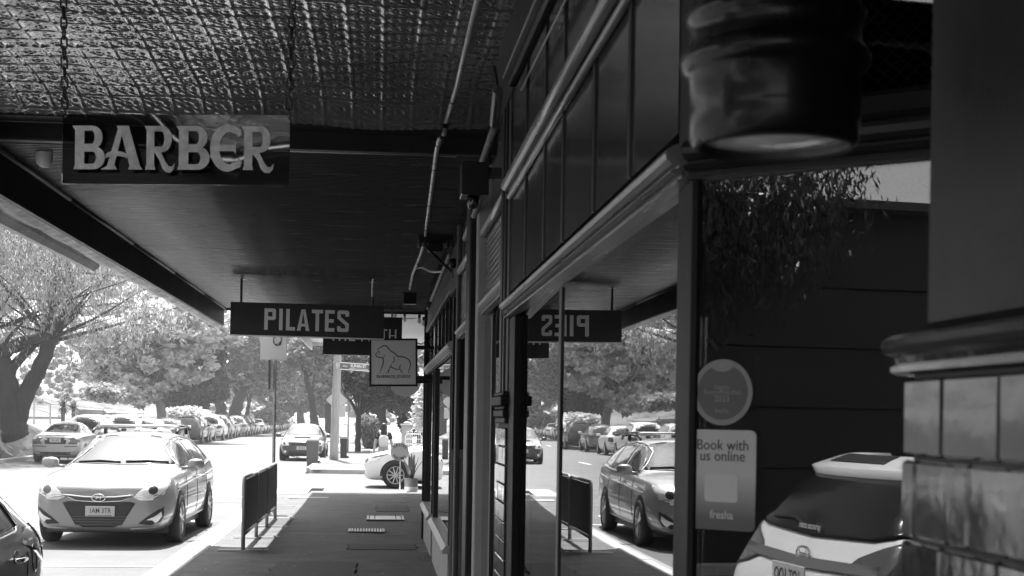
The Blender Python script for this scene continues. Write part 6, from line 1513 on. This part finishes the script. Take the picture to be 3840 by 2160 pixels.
# big pepper tree on the bank
Y = 52
tree('big dark trunked pepper tree with weeping foliage on the grassy bank at the left', P(60, 1600, Y=Y),
     [([P(60, 1640, Y=Y), P(40, 1540, Y=Y), P(20, 1420, Y=Y), P(-10, 1330, Y=Y)], .50, .34), ([P(60, 1600, Y=Y), P(95, 1480, Y=Y), P(150, 1380, Y=Y), P(190, 1270, Y=Y - .3)], .36, .24), ([P(190, 1280, Y=Y), P(230, 1220, Y=Y), P(300, 1160, Y=Y)], .26, .10), ([P(10, 1340, Y=Y), P(60, 1290, Y=Y - .4), P(150, 1268, Y=Y - .5), P(190, 1250, Y=Y)], .22, .16),
      ([P(30, 1400, Y=Y), P(80, 1340, Y=Y), P(130, 1295, Y=Y)], .24, .1), ([P(-10, 1340, Y=Y), P(-60, 1250, Y=Y)], .36, .2), ([P(150, 1270, Y=Y), P(200, 1210, Y=Y + .4), P(270, 1150, Y=Y)], .12, .05), ([P(190, 1280, Y=Y), P(180, 1150, Y=Y), P(230, 1020, Y=Y)], .2, .06)],
     [blob(60, 1080, Y, 260, 180), blob(330, 1080, Y, 230, 130), blob(180, 980, Y, 300, 130), blob(520, 1110, Y, 170, 85), blob(640, 1140, Y + 2, 110, 50), blob(-120, 1150, Y, 200, 160), blob(420, 1190, Y, 110, 60), blob(50, 1220, Y, 120, 50, 1.5), blob(250, 1250, Y + 1, 120, 60, 1.6), blob(60, 880, Y, 400, 120), (-14, 55, 11, 6, 6, 3.5), (-13.5, 60, 10, 5.5, 6, 3.5), (-15, 49, 11, 4, 4, 3)],
     170000, .085, 'weep', lf_pepper, bark_dark, name='pepper_tree', twigs=40)
# blossoming street tree with heavy clumps
Y = 86
tree('broad tree covered in pale blossom clumps above the row of cars', P(610, 1600, Y=Y),
     [([P(610, 1610, Y=Y), P(600, 1520, Y=Y), P(575, 1450, Y=Y)], .34, .2), ([P(580, 1460, Y=Y), P(520, 1400, Y=Y - .5), P(430, 1330, Y=Y - 1)], .15, .05), ([P(580, 1460, Y=Y), P(600, 1380, Y=Y), P(640, 1290, Y=Y)], .16, .06), ([P(575, 1470, Y=Y), P(470, 1440, Y=Y - 1), P(370, 1400, Y=Y - 1)], .12, .04), ([P(540, 1420, Y=Y), P(490, 1340, Y=Y - 1), P(460, 1290, Y=Y - 1)], .1, .04)],
     [blob(470, 1290, Y, 130, 75), blob(640, 1260, Y, 150, 90), blob(760, 1230, Y, 110, 80), blob(400, 1380, Y, 90, 60), blob(560, 1400, Y, 140, 70), blob(500, 1470, Y - 1, 100, 55), blob(700, 1360, Y, 110, 70), blob(830, 1240, Y + 1, 90, 60), blob(620, 1190, Y, 150, 60), blob(420, 1240, Y, 100, 50)],
     30000, .20, 'clump', lf_bloom, bark_pale, name='blossom_tree', twigs=60,
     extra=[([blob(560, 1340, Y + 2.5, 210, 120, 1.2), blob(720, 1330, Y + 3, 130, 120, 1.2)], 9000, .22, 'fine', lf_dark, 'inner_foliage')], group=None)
# dark evergreen mass behind the black car
Y = 104
tree('dense dark evergreen hanging low over the black four wheel drive', P(690, 1580, Y=Y),
     [([P(690, 1590, Y=Y), P(688, 1480, Y=Y), P(700, 1400, Y=Y)], .4, .2)],
     [blob(690, 1440, Y, 95, 85), blob(760, 1420, Y, 85, 70), blob(650, 1500, Y, 65, 55), blob(800, 1470, Y, 50, 45), blob(720, 1520, Y, 50, 40), blob(610, 1460, Y, 60, 70)], 20000, .22, 'fine', lf_dark, bark_dark, name='evergreen_tree')
# leaning trunks farther along
def lean(label, px0, py0, px1, py1, Y, r, blobs, n, lm_, style='fine', size=.24, bark=bark_dark, name='tree'):
    mid_ = ((px0 * .55 + px1 * .45), (py0 + py1) / 2)
    tree(label, P(px0, py0 + 40, Y=Y), [([P(px0, py0 + 40, Y=Y), P(px0 + (px1 - px0) * .15, py0, Y=Y), P(*mid_, Y=Y), P(px1, py1, Y=Y)], r, r * .5), ([P(px1, py1, Y=Y), P(px1 + (px1 - px0) * .4, py1 - 70, Y=Y + 1)], r * .5, r * .2), ([P(*mid_, Y=Y), P(mid_[0] - (px1 - px0) * .5, py1 - 20, Y=Y)], r * .35, r * .12)], [blob(*b[:2], Y + (b[4] if len(b) > 4 else 0), b[2], b[3]) for b in blobs], n, size, style, lm_, bark, name=name, twigs=14)
lean('dark trunk leaning left behind the row with a pale loose crown', 838, 1555, 800, 1440, 118, .62, [(800, 1330, 120, 70), (890, 1290, 120, 90), (860, 1400, 70, 60), (760, 1250, 90, 80)], 18000, lf_mid, 'clump')
lean('thick dark trunk leaning right under a pale crown', 872, 1560, 925, 1440, 124, .75, [(950, 1340, 110, 80), (1010, 1280, 120, 100), (900, 1400, 70, 45), (1040, 1390, 80, 60)], 20000, lf_pale, 'clump')
lean('slender forked tree beside the thick leaning trunk', 922, 1560, 945, 1470, 132, .28, [(930, 1440, 60, 40), (985, 1430, 60, 50)], 8000, lf_mid, 'fine')
lean('tree with a rough dark trunk rising behind the PILATES sign', 925, 1420, 975, 1260, 140, .85, [(980, 1200, 120, 90), (900, 1210, 110, 70)], 14000, lf_pale, 'clump')
lean('broad pale tree behind the parking sign pole', 1010, 1570, 1030, 1440, 150, .5, [(1010, 1470, 70, 50), (1090, 1440, 90, 60), (1060, 1370, 100, 70), (1140, 1380, 80, 80)], 22000, lf_pale, 'clump')
lean('dark shady tree at the end of the row of cars', 1130, 1580, 1120, 1470, 170, .6, [(1120, 1490, 85, 50), (1180, 1450, 70, 70), (1060, 1530, 60, 30), (1220, 1500, 50, 60)], 18000, lf_dark, 'fine', .3)
lean('tall pale tree behind the power pole', 1240, 1580, 1215, 1400, 120, .5, [(1190, 1330, 90, 70), (1280, 1400, 100, 90), (1340, 1340, 80, 80), (1230, 1460, 80, 60)], 22000, lf_pale, 'clump')
lean('pale roadside tree with thin stems right of the power pole', 1180, 1560, 1150, 1420, 100, .35, [(1140, 1330, 80, 60), (1210, 1300, 80, 60)], 10000, lf_mid, 'fine')
# footpath tree and the dark shade trees over the right hand footpath
Y = 65.5
tree('forked dark street tree on the nature strip beside the slim sign pole', P(1341, 1705, Y=Y),
     [([P(1341, 1715, Y=Y), P(1342, 1640, Y=Y), P(1345, 1560, Y=Y)], .15, .12), ([P(1345, 1570, Y=Y), P(1325, 1520, Y=Y), P(1290, 1470, Y=Y)], .10, .05), ([P(1345, 1565, Y=Y), P(1360, 1500, Y=Y), P(1352, 1420, Y=Y)], .11, .05)],
     [blob(1360, 1430, Y, 80, 60), blob(1440, 1450, Y + 2, 90, 50), blob(1310, 1400, Y, 60, 50), blob(1500, 1470, Y + 4, 80, 45), blob(1400, 1380, Y, 100, 45)], 26000, .13, 'fine', lf_dark, bark_dark, name='street_tree', twigs=24)
Y = 88
tree('large dark leafy tree shading the far footpath behind the gorilla sign', P(1428, 1650, Y=Y),
     [([P(1428, 1660, Y=Y), P(1432, 1580, Y=Y), P(1430, 1500, Y=Y)], .36, .25)],
     [blob(1480, 1490, Y, 110, 60), blob(1400, 1470, Y, 90, 70), blob(1560, 1480, Y, 90, 70), blob(1500, 1420, Y, 120, 60), blob(1590, 1420, Y + 4, 100, 80), blob(1420, 1390, Y, 120, 60)], 26000, .2, 'fine', lf_dark, bark_dark, name='street_tree')
Y = 63
tree('dark hedge tree behind the gate pillars', P(1570, 1660, Y=Y), [([P(1570, 1680, Y=Y), P(1570, 1590, Y=Y)], .12, .08)], [blob(1560, 1570, Y + 1, 48, 45), blob(1610, 1540, Y + 1, 55, 60)], 12000, .13, 'fine', lf_dark, bark_dark, name='hedge_tree')
Y = 50
tree('small white flowered shrub against the shop corner', P(1590, 1700, Y=Y), [([P(1600, 1730, Y=Y), P(1596, 1600, Y=Y), P(1590, 1500, Y=Y)], .04, .02)], [blob(1600, 1480, Y, 18, 26, .4), blob(1596, 1540, Y, 20, 22, .4), blob(1590, 1580, Y, 22, 20, .4), blob(1604, 1430, Y, 16, 22, .4)], 1500, .12, 'clump', lf_bloom, bark_pale, name='shrub')
tree('leafy shrub by the fence left of the walking person', P(1390, 1690, Y=72), [([P(1390, 1690, Y=72), P(1388, 1600, Y=72)], .06, .03)], [blob(1385, 1590, 72, 24, 50, .7), blob(1400, 1640, 72, 26, 28, .7)], 3500, .13, 'fine', lf_mid, bark_dark, name='shrub')
# hedge of low shrubs behind the cars, and far woods closing the view
for i, (px, py, Y, r, lm_, nm) in enumerate(((700, 1560, 96, 60, lf_bloom, 'pale flowering shrub behind the black four wheel drive'), (1010, 1560, 135, 50, lf_mid, 'round leafy shrub behind the middle of the car row'), (380, 1470, 75, 46, lf_pale, 'pale shrub on the hillside above the timber wall'))):
    tree(nm, P(px, py + 20, Y=Y), [([P(px, py + 30, Y=Y), P(px, py, Y=Y)], .06, .03)], [blob(px, py, Y, r, r * .5), blob(px + r * .7, py + 8, Y, r * .7, r * .4)], 5000, .15, 'clump', lm_, bark_dark, name='shrub')
def wood(name, label, blobs, n, size, lm_, style='fine'):
    C, U, W_ = leaves(blobs, n, size, style); o = quads_object(name, C, U, W_, lm_, None); o['kind'] = 'stuff'; return o
wd = []
for i in range(26):
    x = -34 + random.uniform(-3, 3) - i * .3; y = 62 + i * 9; wd.append((x, y, 6 + random.uniform(0, 5) + i * .06, 6, 6, 6.5))
wood('hillside_wood', '', wd, 60000, .42, lf_pale, 'clump')
wd = [(-14 + 4.2 * i + random.uniform(-1, 1), 270 + random.uniform(-10, 20), random.uniform(5, 13), 6, 5, 8) for i in range(-6, 14)]
wood('far_wood', '', wd, 36000, .7, lf_mid, 'clump')
wd = [(7 + random.uniform(-1.5, 2), 60 + 11 * i, random.uniform(4, 8), 4, 5, 4.5) for i in range(16)]
wood('right_wood', '', wd, 40000, .32, lf_mid, 'fine')
wd = [(-20 + random.uniform(-3, 2), 120 + 12 * i, random.uniform(5, 11), 5, 6, 5.5) for i in range(13)]
wood('roadside_wood', '', wd, 42000, .4, lf_pale, 'clump')

# ------------------------------------------------------------------ what the door glass mirrors: the other side of the road behind the camera
gh = thing('weatherboard_garage', 'dark weatherboard garage across the road mirrored in the shop door', 'building', (-13, -7, 0))
wb = mat('weatherboard', .022, .6, noise=(2, .2), bump=(20, .15))
mb = MB(); mb.box(-22, -12.96, -30, -.4, 0, 4.3); mb.build('wall', wb, gh)
for k in range(5):
    mb = MB(); z = .5 + .72 * k; mb.extrude([(-12.955, z), (-12.90, z), (-12.93, z + .70), (-12.955, z + .70)], 'y', -30, -.4); mb.build('board', wb, gh)
mb = MB(); mb.extrude([(-22.3, 4.3), (-12.6, 4.3), (-12.6, 4.4), (-17.5, 5.0), (-22.3, 4.4)], 'y', -31, -.1); mb.build('roof', mat('roof_dark', .06, .7), gh)
mb = MB(); mb.box(-12.90, -12.87, -9.5, -6.8, 2.6, 3.3); mb.build('vent_panel', mid_paint, gh)
Yb = -3
tree('dark tree in front of the garage mirrored in the shop door', (-12.75, -1.0, 0), [([(-12.75, -1.0, 0), (-12.7, -1.2, 2.2), (-12.5, -1.7, 3.9)], .2, .1)], [(-12.2, -3.2, 4.7, 1.0, 1.3, .75), (-12.3, -1.8, 4.4, 1.2, 1.2, 1.0), (-12.2, -4.1, 4.9, .8, .8, .5), (-12.6, -1.0, 5.4, 1.6, 2.4, 1.0), (-12.3, -2.2, 3.7, .6, .5, .6), (-12.3, -2.9, 4.2, .9, 1.0, .6)], 34000, .065, 'weep', lf_dark, bark_dark, name='street_tree', twigs=20)
wd = [(-24 + random.uniform(-3, 3), 8 + 7 * i, random.uniform(4, 8), 5, 5, 5) for i in range(6)]
wood('left_wood', '', wd, 22000, .3, lf_pale, 'clump')

# ------------------------------------------------------------------ air
HAZE = 0.0007
if HAZE:
    hz = bpy.data.materials.new('haze_air'); hz.use_nodes = True; N = hz.node_tree.nodes; L = hz.node_tree.links
    for n_ in list(N):
        if n_.type != 'OUTPUT_MATERIAL': N.remove(n_)
    pv = N.new('ShaderNodeVolumePrincipled'); pv.inputs['Color'].default_value = (.95, .95, .95, 1); pv.inputs['Density'].default_value = HAZE; pv.inputs['Anisotropy'].default_value = .25
    L.new(pv.outputs[0], [n_ for n_ in N if n_.type == 'OUTPUT_MATERIAL'][0].inputs['Volume'])
    mb = MB(); mb.box(-430, 430, -150, 730, -1.2, 60); o = mb.build('haze', hz); o['kind'] = 'stuff'; o.display_type = 'WIRE'
